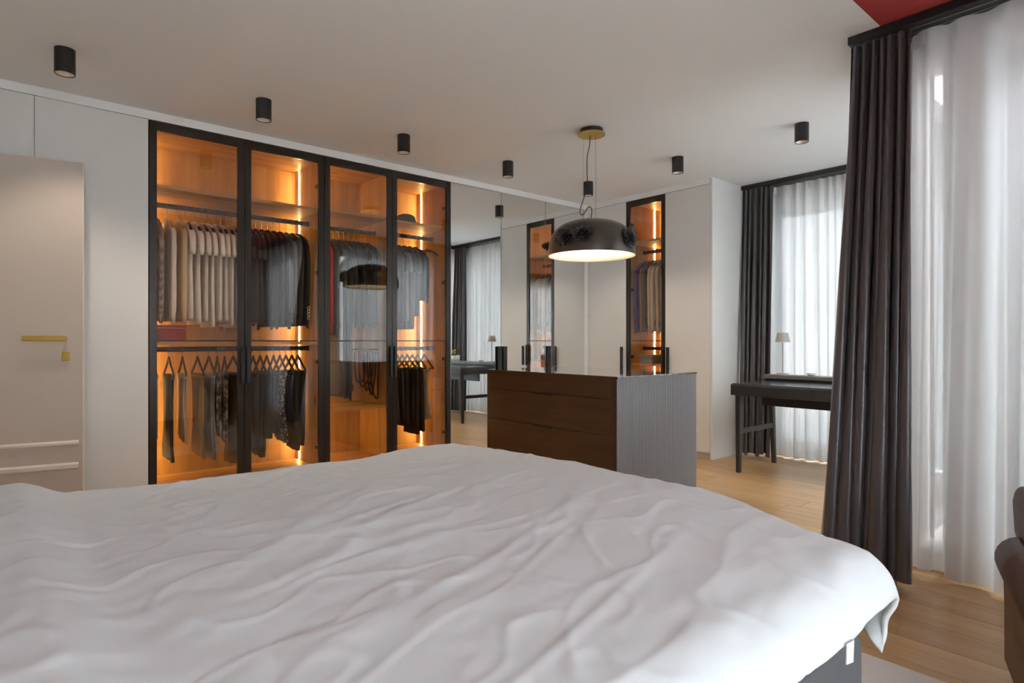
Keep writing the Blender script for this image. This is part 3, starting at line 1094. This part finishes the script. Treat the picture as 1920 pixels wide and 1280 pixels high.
tp = box('glass_top', M['topglass'], isl, -.001, dd_ + .001, -.001, lw_ + .001, IZ - .010, IZ, .0015)
box('top_edge', M['islandf'], isl, -.0018, -.001, -.001, lw_ + .001, IZ - .016, IZ - .003)

# ------------------------------------------------------------------ pendant
PX, PY = 3.238, 2.901
pen = thing('pendant_lamp', 'black dome pendant lamp with ceramic flowers, hanging before the narrow wardrobe', 'lamp', (PX, PY, 0))
MB().lathe([(0.001, H - .0005), (.080, H - .0005), (.080, H - .034), (0.001, H - .034)], 40).build('canopy', M['black'], pen, smooth=False)
MB().lathe([(0.001, H - .034), (.098, H - .034), (.098, H - .042), (0.001, H - .042)], 40).build('canopy_plate', M['gold'], pen)
ZR, ZP = 1.705, 1.962
prof = [(.020, ZP), (.10, ZP - .005), (.175, ZP - .022), (.235, ZP - .052), (.275, ZP - .092), (.298, ZP - .142), (.308, ZP - .20), (.310, ZR)]


def smooth_profile(pf, n=5):
    out = []
    for i in range(len(pf) - 1):
        p0, p1, p2, p3 = pf[max(i - 1, 0)], pf[i], pf[i + 1], pf[min(i + 2, len(pf) - 1)]
        for q in range(n):
            u = q / n
            out.append(tuple(.5 * (2 * p1[c] + (p2[c] - p0[c]) * u + (2 * p0[c] - 5 * p1[c] + 4 * p2[c] - p3[c]) * u * u + (3 * p1[c] - p0[c] - 3 * p2[c] + p3[c]) * u ** 3) for c in (0, 1)))
    return out + [pf[-1]]


MB().lathe([(0.001, ZP)] + smooth_profile(prof), 72).build('shade', M['shade_out'], pen, smooth=True)
MB().lathe([(.310, ZR), (.306, ZR), (.303, ZP - .20), (.292, ZP - .146), (.268, ZP - .098), (.228, ZP - .058), (.17, ZP - .030), (.10, ZP - .013), (.001, ZP - .010)], 64).build('shade_lining', M['shade_in'], pen, smooth=True)
for k in range(3):
    a = R(100 + 120 * k)
    cxx, cyy = .135 * math.cos(a), .135 * math.sin(a)
    MB().lathe([(.001, ZP - .140), (.018, ZP - .136), (.030, ZP - .115), (.030, ZP - .098), (.016, ZP - .07), (.014, ZP - .05)], 16, cxx, cyy).build('bulb', M['bulb'], pen, smooth=True)
    MB().lathe([(.016, ZP - .05), (.018, ZP - .05), (.018, ZP - .022), (.001, ZP - .022)], 14, cxx, cyy).build('socket', M['shade_in'], pen)
    wx, wy = .055 * math.cos(a + .5), .055 * math.sin(a + .5)
    MB().tube([(wx, wy, H - .04), (wx * 1.15, wy * 1.15, ZP - .004)], .0009, 5).build('suspension_wire', M['wire'], pen)
# cable: right direction seen from the bed is (.76,-.65)
rdx, rdy = .759, -.651
cab = [(-.010, H - .04), (-.014, 2.50), (-.030, 2.42), (-.032, 2.32), (-.030, 2.22), (-.045, 2.15), (-.072, 2.07), (-.082, 2.03), (-.080, 2.008), (-.066, 2.000), (-.050, 2.012), (-.030, 2.048),
       (-.016, 2.058), (-.002, 2.050), (.002, 2.025), (-.002, 1.99), (-.006, ZP - .003)]
# smooth it
cs = []
for i in range(len(cab) - 1):
    p0, p1, p2, p3 = cab[max(i - 1, 0)], cab[i], cab[i + 1], cab[min(i + 2, len(cab) - 1)]
    for q in range(5):
        u = q / 5
        cs.append(tuple(.5 * (2 * p1[c] + (p2[c] - p0[c]) * u + (2 * p0[c] - 5 * p1[c] + 4 * p2[c] - p3[c]) * u * u + (3 * p1[c] - p0[c] - 3 * p2[c] + p3[c]) * u ** 3) for c in (0, 1)))
cs.append(cab[-1])
MB().tube([(s_ * rdx, s_ * rdy, z) for s_, z in cs], .0032, 8).build('cable', M['black'], pen, smooth=True)


def flower(az, zc, rad, seed):
    """rosette lying on the dome at azimuth az; petals are leaves bent outwards"""
    rg_ = random.Random(seed)
    # surface point and normal
    pr = sorted(prof, key=lambda p: p[1])
    for a, b in zip(pr, pr[1:]):
        if a[1] <= zc <= b[1]:
            u = (zc - a[1]) / (b[1] - a[1])
            rr = a[0] + (b[0] - a[0]) * u
            tn = Vector((b[0] - a[0], 0, b[1] - a[1])).normalized()
    nrm2 = Vector((tn.z, 0, -tn.x))
    er = Vector((math.cos(az), math.sin(az), 0))
    et = Vector((-math.sin(az), math.cos(az), 0))
    P = er * rr + Vector((0, 0, zc))
    Nn = er * nrm2.x + Vector((0, 0, nrm2.z))
    Tv = Nn.cross(et).normalized()
    fo = bpy.data.objects.new('flower', None)
    COL.objects.link(fo)
    fo.parent = pen
    for layer, (n, r0, lift, sz) in enumerate(((14, rad, .006, 1.0), (12, rad * .78, .016, .85), (9, rad * .55, .026, .7), (6, rad * .34, .034, .5))):
        for k in range(n):
            a = 2 * PI * (k + .5 * (layer % 2)) / n + rg_.uniform(-.12, .12)
            d = et * math.cos(a) + Tv * math.sin(a)
            s = d.cross(Nn)
            ln_ = r0 * rg_.uniform(.85, 1.1)
            pet = MB()
            rows = []
            for u, w, up in ((0.15, .25, .0), (.5, .8, .25), (.8, 1.0, .55), (1.0, .45, 1.0)):
                c = P + d * ln_ * u + Nn * (lift + .016 * up * (1 if layer else .5)) - Nn * ((ln_ * u) ** 2 * .9)
                ww = .0155 * sz * w
                rows.append([c - s * ww + Nn * .003, c - Nn * .002, c + s * ww + Nn * .003, c + Nn * .0035])
            pet.loft(rows)
            pet.build('petal', M['blackgloss'], fo, smooth=True)
    return fo


a0 = math.atan2(-.759, -.651)     # azimuth that faces the bed
flower(a0 - R(43), 1.808, .074, 1)
flower(a0 - R(20), 1.822, .074, 2)
flower(a0 + R(49), 1.806, .080, 3)
flower(a0 - R(100), 1.782, .035, 4)

# ------------------------------------------------------------------ ceiling spots
SP = [(.275 + 1.004 * k, 3.885) for k in range(5)] + [(4.27, 2.88), (4.265, 1.872)]
SPL = ['black ceiling spotlight above the door', 'black ceiling spotlight above the second glass wardrobe door', 'black ceiling spotlight above the fourth glass wardrobe door',
       'black ceiling spotlight above the mirrors', 'black ceiling spotlight in the corner behind the pendant', 'black ceiling spotlight before the narrow glass wardrobe', 'black ceiling spotlight nearest the desk window']
spot_mesh = {}
for i, (sx_, sy_) in enumerate(SP):
    t = thing('ceiling_spotlight', SPL[i], 'spotlight', (sx_, sy_, 0), 0, 'black cylinder spotlights on the ceiling')
    if not spot_mesh:
        spot_mesh['body'] = MB().lathe([(.001, H), (.046, H), (.046, H - .128), (.042, H - .128), (.042, H - .115)], 40).build('body', M['black'], t, smooth=False)
        spot_mesh['reflector'] = MB().lathe([(.042, H - .124), (.030, H - .100), (.022, H - .096)], 32).build('reflector', M['spot_in'], t, smooth=True)
        spot_mesh['lens'] = MB().lathe([(.022, H - .098), (.012, H - .101), (.001, H - .102)], 24).build('lens', M['spot_lens'], t, smooth=True)
    else:
        for k in list(spot_mesh):
            c = spot_mesh[k].copy()
            COL.objects.link(c)
            c.parent = t
    d = bpy.data.lights.new('spot_beam', 'SPOT')
    d.energy = SPOT_POWER
    d.color = SPOT_COL
    d.spot_size = R(108)
    d.spot_blend = 0.6
    d.shadow_soft_size = 0.03
    lo_ = bpy.data.objects.new('spot_beam', d)
    COL.objects.link(lo_)
    lo_.parent = t
    lo_.location = (0, 0, H - .126)

# ------------------------------------------------------------------ desk, lamp and small things
DX0, DX1, DY0, DY1 = 4.665, 5.385, 1.30, 2.635
dk = thing('desk', 'charcoal writing desk with splayed legs standing by the far window', 'desk', (0, 0, 0))
box('desk_case', M['desk'], dk, DX0, DX1, DY0, DY1, .648, .738, .006)
box('desk_top', M['desktop'], dk, DX0 + .008, DX1 - .15, DY0 + .01, DY1 - .01, .738, .746, .002)
for i in range(2):
    a = DY0 + .02 + i * (DY1 - DY0 - .04) / 2
    box('drawer_front', M['desk'], dk, DX0 - .004, DX0, a + .003, a + (DY1 - DY0 - .04) / 2 - .003, .660, .728, .001)
box('modesty_board', M['desk'], dk, DX0 + .36, DX0 + .38, DY0 + .10, DY1 - .09, .545, .648, .002)
for i in range(2):
    a = DY0 + i * (DY1 - DY0) / 2
    box('raised_flap', M['desklid'], dk, DX1 - .165, DX1 - .002, a + .003, a + (DY1 - DY0) / 2 - .003, .766, .800, .004)
box('flap_support', M['desk'], dk, DX1 - .14, DX1 - .02, DY0 + .02, DY1 - .02, .738, .766)
for yy, s in ((DY1 - .055, 1), (DY0 + .055, -1)):
    for (xt, xb_) in ((DX0 + .045, DX0 + .055), (DX1 - .12, DX1 - .045)):
        yb_ = yy + s * .010
        MB().hexa([(xb_ - .017, yb_ - .017, 0), (xb_ + .017, yb_ - .017, 0), (xb_ + .017, yb_ + .017, 0), (xb_ - .017, yb_ + .017, 0),
                   (xt - .030, yy - .021, .65), (xt + .030, yy - .021, .65), (xt + .030, yy + .021, .65), (xt - .030, yy + .021, .65)]).build('leg', M['desk'], dk, bevel=.004)
    MB().box(DX0 + .06, DX1 - .075, yy - .011, yy + .011, .325, .368).build('stretcher', M['desk'], dk, bevel=.003)

lp = thing('table_lamp', 'small grey table lamp with conical shade on the desk', 'lamp', (5.300, 2.492, .8002))
MB().lathe([(.001, .0), (.052, .0), (.052, .010), (.046, .013), (.001, .013)], 32).build('base', M['lampm'], lp)
MB().lathe([(.005, .013), (.005, .285)], 12).build('stem', M['lampm'], lp, smooth=True)
MB().lathe([(.001, .372), (.042, .372), (.045, .370), (.063, .288), (.060, .288), (.042, .366)], 36).build('shade', M['lampm'], lp, smooth=False)
ds = thing('dish', 'small pale glass dish on the raised flap of the desk', 'dish', (5.30, 2.245, .8002))
MB().lathe([(.001, .004), (.020, .002), (.022, 0), (.028, .006), (.040, .022), (.037, .022), (.024, .009), (.001, .008)], 24).build('bowl', mat('dish_glass', (0.62, 0.60, 0.56), 0.15), ds, smooth=True)
vs = thing('flower_vase', 'white pot of yellow flowers at the curtained end of the desk', 'vase', (5.30, 1.56, .8002))
MB().lathe([(.001, 0), (.030, 0), (.034, .03), (.032, .075), (.028, .075), (.028, .02), (.001, .02)], 24).build('pot', mat('white_pot', (0.8, 0.8, 0.78), 0.3), vs, smooth=True)
rgv = random.Random(5)
ym = mat('yellow_petal', (0.75, 0.48, 0.05), 0.6)
gm = mat('green_stem', (0.10, 0.20, 0.06), 0.6)
for q in range(6):
    dx, dy, zz = rgv.uniform(-.03, .03), rgv.uniform(-.03, .03), rgv.uniform(.11, .16)
    MB().tube([(dx * .3, dy * .3, .05), (dx, dy, zz)], .0018, 5).build('stem', gm, vs)
    MB().lathe([(.001, zz + .012), (.012, zz + .008), (.016, zz), (.008, zz - .008), (.001, zz - .009)], 10, dx, dy).build('blossom', ym, vs, smooth=True)
pc = thing('pen_cup', 'glass cup of dark pens beside the yellow flowers', 'cup', (5.28, 1.70, .8002))
MB().lathe([(.001, 0), (.030, 0), (.031, .085), (.028, .085), (.027, .006), (.001, .006)], 24).build('cup', mat('cup_glass', (0.75, 0.78, 0.78), 0.1), pc, smooth=True)
for q in range(3):
    MB().tube([(.010 * q - .01, 0, .01), (.016 * q - .02, .012 * q - .02, .15 + .02 * q)], .004, 6).build('pen', M['black'], pc)

# ------------------------------------------------------------------ curtains


def curtain(name, label, m, top, bot, z1, z0, waves, amp_t, amp_b, seed, nu=None, group=None, cat='curtain', puddle=0.0, lift=None, nv=26, sec=.35):
    """top, bot: ((x,y),(x,y)) end points at the heading and at the hem; folds stand across that line"""
    nu = nu or waves * 12
    rg_ = random.Random(seed)
    ph = [rg_.uniform(0, 6.28) for _ in range(6)]
    T0, T1 = Vector(top[0]), Vector(top[1])
    B0, B1 = Vector(bot[0]), Vector(bot[1])

    def fn(u, v):
        w = v ** 1.3
        a = T0.lerp(B0, w)
        b = T1.lerp(B1, w)
        # uneven fold spacing
        uu = u + .018 * math.sin(2 * PI * u * 2 + ph[0]) + .010 * math.sin(2 * PI * u * 5 + ph[1] + v)
        p = a.lerp(b, u)
        n = (b - a).orthogonal().normalized()
        tdir = (b - a).normalized()
        am = amp_t + (amp_b - amp_t) * min(1, v * 2.2) ** .8
        am *= 1 + .30 * math.sin(2 * PI * u * 3 + ph[2] + v * 1.5)
        th = 2 * PI * waves * uu + .5 * math.sin(v * 2.4 + ph[3] + u * 4)
        off = am * math.sin(th) + am * sec * math.sin(2 * th + ph[4] + v * 1.2) * (1 - .4 * v)
        side = -am * .42 * math.sin(2 * th)
        z = z1 + (z0 - z1) * v
        if lift:
            z += lift(u) * max(0, (v - .86) / .14) ** 2
        q = p + n * off + tdir * side * (0.2 + .8 * v)
        return (q.x, q.y, z)
    t = thing(name, label, cat, (0, 0, 0), 0, group)
    o = MB().grid(fn, nu, nv).build('drape', m, t, smooth=True)
    # heading tape with gathered pleats
    hm = MB()

    def hf(u, v):
        p = T0.lerp(T1, u)
        n = (T1 - T0).orthogonal().normalized()
        th = 2 * PI * waves * (u + .018 * math.sin(2 * PI * u * 2 + ph[0]))
        q = p + n * (amp_t * .9 * math.sin(th) + .006)
        return (q.x, q.y, z1 + .002 - .07 * v)
    hm.grid(hf, nu, 2).build('heading_tape', m, t, smooth=True)
    return t


def track(label, x0, x1, y0, y1, z1=H - .0005):
    t = thing('curtain_track', label, 'curtain track', (0, 0, 0))
    box('rail_profile', M['black'], t, x0, x1, y0, y1, z1 - .040, z1, .002)
    if x1 - x0 < y1 - y0:
        for q in (.33, .67):
            xm = x0 + (x1 - x0) * q
            MB().box(xm - .004, xm + .004, y0, y1, z1 - .043, z1 - .040).build('runner_slot', M['wire'], t)
    else:
        for q in (.33, .67):
            ym_ = y0 + (y1 - y0) * q
            MB().box(x0, x1, ym_ - .004, ym_ + .004, z1 - .043, z1 - .040).build('runner_slot', M['wire'], t)
    return t


track('black ceiling track carrying the curtains beside the bed', 3.225, 3.385, YR + .02, 1.190)
track('black ceiling track carrying the curtains at the desk window', 5.535, 5.690, YS + .02, YB1 - .024)
track('black ceiling track carrying the sheer opposite the wardrobes', 3.47, 5.50, YS + .01, YS + .12)
track('black ceiling track carrying the sheer on the rear wall', -.6, 1.9, YR + .01, YR + .12)
GV, GS = 'taupe velvet curtains', 'white sheer curtains'
ZC = H - .046
curtain('velvet_curtain', 'taupe velvet curtain standing between the bed and the armchair, in the foreground', M['velvet'], ((3.262, 1.185), (3.262, .925)), ((2.98, 1.215), (3.03, .875)), ZC, .012, 7, .018, .060, 2, 150, GV, sec=.22,
        lift=lambda u: .05 * (1 + math.sin(u * 21)) * .5)
curtain('velvet_curtain', 'taupe velvet curtain beside the white end panel, behind the desk', M['velvet'], ((5.560, 3.008), (5.560, 2.700)), ((5.42, 2.985), (5.50, 2.72)), ZC, .012, 6, .014, .038, 5, 120, GV, sec=.22,
        lift=lambda u: .03 * (1 + math.sin(u * 17)) * .5)
curtain('velvet_curtain', 'taupe velvet curtain at the other end of the desk window, seen in the mirror', M['velvet'], ((5.560, 1.50), (5.560, 1.24)), ((5.53, 1.52), (5.50, 1.24)), ZC, .012, 7, .014, .032, 8, 100, GV)
curtain('sheer_curtain', 'white sheer curtain across the window beside the armchair', M['sheer'], ((3.335, .945), (3.335, -.88)), ((3.280, .950), (3.310, -.88)), ZC, .010, 15, .018, .034, 3, 300, GS, lift=lambda u: .03 * (1 + math.sin(u * 30)) * .5, sec=.2)
curtain('sheer_curtain', 'white sheer curtain across the window behind the desk', M['sheer3'], ((5.660, 2.80), (5.660, 1.20)), ((5.65, 2.79), (5.65, 1.20)), ZC, .010, 17, .014, .024, 4, 300, GS, sec=.2)
curtain('sheer_curtain', 'white sheer curtain opposite the wardrobes, seen in their glass', M['sheer4'], ((3.60, YS + .065), (5.30, YS + .065)), ((3.60, YS + .065), (5.30, YS + .065)), ZC, .010, 17, .014, .024, 6, 260, GS, sec=.2)
curtain('sheer_curtain', 'white sheer curtain on the rear wall beside the bed', M['sheer2'], ((-.55, YR + .065), (1.82, YR + .065)), ((-.55, YR + .065), (1.82, YR + .065)), ZC, .010, 22, .014, .024, 7, 320, GS, sec=.2)

# ------------------------------------------------------------------ bed
BX0, BX1, BYA, BYB = -.72, 1.505, .520, 2.285
bed = thing('bed', 'double bed with dark grey upholstered base, under the white duvet', 'bed', (0, 0, 0))
box('base', M['bedbase'], bed, BX0, BX1, BYA, BYB, .045, .435, .02, seg=4)
box('mattress', M['matt'], bed, BX0 + .01, BX1 - .02, BYA + .02, BYB - .02, .435, .565, .04, seg=5)
box('headboard', M['bedbase'], bed, BX0 - .10, BX0 - .002, BYA - .03, BYB + .03, .045, 1.02, .025, seg=4)
for lx in (BX0 + .1, BX1 - .12):
    for ly in (BYA + .1, BYB - .1):
        MB().box(lx - .025, lx + .025, ly - .025, ly + .025, .0145, .045).build('foot', M['black'], bed)

FX = 1.68
DX_0, DX_1 = BX0 + .02, FX + .36
DY_0, DY_1 = BYA - .120, BYB + .36
NUU, NVV = 300, 260


def fbm(x_, y_, s):
    return mnoise.noise(Vector((x_ * s, y_ * s, 3.1)))


def ridge(x_, y_, s, z):
    return 1 - abs(mnoise.noise(Vector((x_ * s, y_ * s, z)))) * 2


def duvet_pt(u, v):
    t = DY_0 + (DY_1 - DY_0) * v
    kn = max(0, min(1, (1.05 - t) / .55))
    kn = kn * kn * (3 - 2 * kn)
    kf = max(0, min(1, (t - 1.75) / .55))
    fx = FX - .235 * kn - .10 * kf * kf * (3 - 2 * kf)
    ub = .85
    s = DX_0 + (fx - DX_0) * u / ub if u < ub else fx + (.36 - .10 * kn) * (u - ub) / (1 - ub)
    # closest point on the mattress top
    cx = min(s, fx)
    cy = min(max(t, BYA + .03), BYB - .03)
    dx, dy = s - cx, t - cy
    d = math.hypot(dx, dy)
    zt = .626
    kh = max(0, min(1, (.75 - s) / .6))
    zt += .016 * kh * kh * (3 - 2 * kh)
    # puffiness of the quilt, raised over the pillows at the head
    k = max(0, min(1, (.175 - s) / .13))
    k = k * k * (3 - 2 * k)
    zt += .050 * k
    zt += .012 * fbm(s, t, 1.6) + .006 * fbm(s + 5, t, 4.0)
    zt += .014 * math.exp(-((s - 1.45) / .20) ** 2)
    # long soft creases running slantwise
    a = R(24)
    p, q = s * math.cos(a) + t * math.sin(a), -s * math.sin(a) + t * math.cos(a)
    zone = max(0, min(1, (s - .18) / .25)) * (1 - .75 * max(0, min(1, (s - 1.05) / .3)))
    rg1 = max(0, ridge(p * .55, q * 1.9, 1.7, 1.0) - .72) / .28
    rg2 = max(0, ridge(p * .8, q * 2.2, 2.6, 7.0) - .75) / .25
    zt += zone * (.0046 * rg1 * rg1 + .0030 * rg2 * rg2)
    # fine crumple
    zt += .0030 * fbm(p * .7, q * 1.8, 11) + .0016 * fbm(s, t, 24) + .003 * max(0, ridge(p * .9, q * 1.4, 5.0, 4.0) - .8) / .2
    if d < 1e-6:
        return (s, t, zt)
    nx, ny = dx / d, dy / d
    Rr = .115
    arc = Rr * PI / 2
    if d < arc:
        ph_ = d / Rr
        out, down = Rr * math.sin(ph_), Rr * (1 - math.cos(ph_))
    else:
        e = d - arc
        wv = .014 * math.sin(16 * (s * ny * ny + t * nx * nx) + 1.3) * min(1, e / .12)
        out, down = Rr - .10 * e + wv * .8, Rr + e
    cr = .006 * fbm(s * 1.5, t * 1.5, 7)
    return (cx + nx * (out + cr), cy + ny * (out + cr), zt - down)


dv = thing('duvet', 'crumpled white cotton duvet spread over the bed', 'duvet', (0, 0, 0))
do = MB().grid(duvet_pt, NUU, NVV).build('cover', M['duvet'], dv, smooth=True)
so_ = do.modifiers.new('thickness', 'SOLIDIFY')
so_.thickness = .012
so_.offset = -1
# woven tag on the near hem
tu = .85 * (1.19 - DX_0) / (FX - .235 - DX_0)
hp = Vector(duvet_pt(tu, 0.0))
tg = MB()
tg.hexa([(-.018, -.0010, -.030), (.014, -.0010, -.036), (.014, .0010, -.036), (-.018, .0010, -.030), (-.014, -.0010, .006), (.018, -.0010, .004), (.018, .0010, .004), (-.014, .0010, .006)])
to = tg.build('care_tag', M['matt'], dv)
to.location = hp + Vector((0, -.004, 0))

# rug
rug = MB()
rug.box(-.2, 2.30, .15, 2.75, 0.0005, .014)
tag(rug.build('rug', M['rug'], None, bevel=.004), 'cream low-pile rug under the bed, reaching past its foot', 'rug')

# ------------------------------------------------------------------ leather armchair, facing the bed
ac = thing('armchair', 'brown leather club armchair at the edge of the picture', 'armchair', (2.058, -.080, 0), R(18))
# local: front at x=0, back towards +x; width along y
hwid = .405


def arm(s):
    rr = []
    for xx, sc in ((0.0, .93), (.02, 1.0), (.20, 1.0), (.36, .98), (.52, .95)):
        ring = []
        zt = .470 + .015 * (xx / .62)
        for k in range(22):
            if k < 14:
                a = PI * (-.15 + 1.3 * k / 13)
                yy, zz = .072 * math.cos(a), zt - .072 + .072 * math.sin(a)
            else:
                q = (k - 14) / 7
                # down the inner side, across the bottom, up the outer side
                pl = [(-.048, .37), (-.045, .25), (-.045, .09), (-.02, .075), (.02, .075), (.045, .09), (.045, .25), (.048, .37)][k - 14]
                yy, zz = pl
            ring.append((xx, s * (hwid - .075 + yy * sc), zz))
        rr.append(ring)
    MB().loft(rr).build('arm', M['leather'], ac, smooth=True)
    fp = [(-.038, .09), (.038, .09), (.038, .335), (.058, .385), (.062, .415), (.050, .45), (.02, .463), (-.02, .463), (-.050, .45), (-.062, .415), (-.058, .385), (-.038, .335)]
    MB().loft([[(xx, s * (hwid - .075 + yy), zz) for yy, zz in fp] for xx in (-.010, .002)]).build('arm_front', M['leather'], ac)
    MB().tube([(-.008, s * (hwid - .075 + yy * 1.04), zz) for yy, zz in fp[1:] + fp[:1]], .004, 6).build('piping', M['piping'], ac, smooth=True)


arm(1)
arm(-1)
box('seat_cushion', M['leather'], ac, -.01, .50, -hwid + .135, hwid - .135, .28, .39, .035, seg=5)
box('seat_base', M['leather'], ac, .01, .62, -hwid + .12, hwid - .12, .08, .278, .012, seg=3)
br = []
for z_, x0_, x1_, hw_ in ((.08, .46, .62, hwid - .13), (.33, .44, .64, hwid - .11), (.47, .43, .66, hwid - .075), (.57, .425, .66, hwid - .07), (.615, .44, .64, hwid - .075), (.63, .48, .60, hwid - .10)):
    br.append([(x0_, -hw_, z_), (x0_ - .02, 0, z_), (x0_, hw_, z_), (x1_, hw_, z_), (x1_ + .015, 0, z_), (x1_, -hw_, z_)])
bo = MB().loft(br).build('backrest', M['leather'], ac, smooth=False, bevel=.02, seg=4)
for lx in (.05, .58):
    for ly in (-hwid + .09, hwid - .09):
        MB().lathe([(.001, .0145), (.016, .0145), (.024, .08), (.001, .08)], 14, lx, ly).build('leg', M['hang_dark'], ac)

# ------------------------------------------------------------------ outdoors
struct(box('ground_outdoors', M['snow'], None, -12, 30, -30, 22, -.45, -.25), 'snowy ground outside')
hs = thing('house', 'grey neighbouring house with a pitched roof behind the sheer by the armchair', 'house', (7.5, -2.8, -.25))
box('wall', M['render'], hs, 0, 6, -4.2, 4.2, 0, 3.05)
MB().hexa([(-.3, -4.5, 3.05), (6.3, -4.5, 3.05), (6.3, 4.5, 3.05), (-.3, 4.5, 3.05), (-.3, -.05, 5.4), (6.3, -.05, 5.4), (6.3, .05, 5.4), (-.3, .05, 5.4)]).build('roof', M['roof'], hs)
# outer cladding of the return wall, seen at a slant through the near window
struct(box('wall_cladding', M['render'], None, XN + .21, 3.64, YS - .19, YS - .171, 0, H), 'grey outside cladding of the return wall')
struct(box('wall_cladding_far', M['render'], None, 5.22, XF + .22, YS - .19, YS - .171, 0, H), 'grey outside cladding beside the side window')
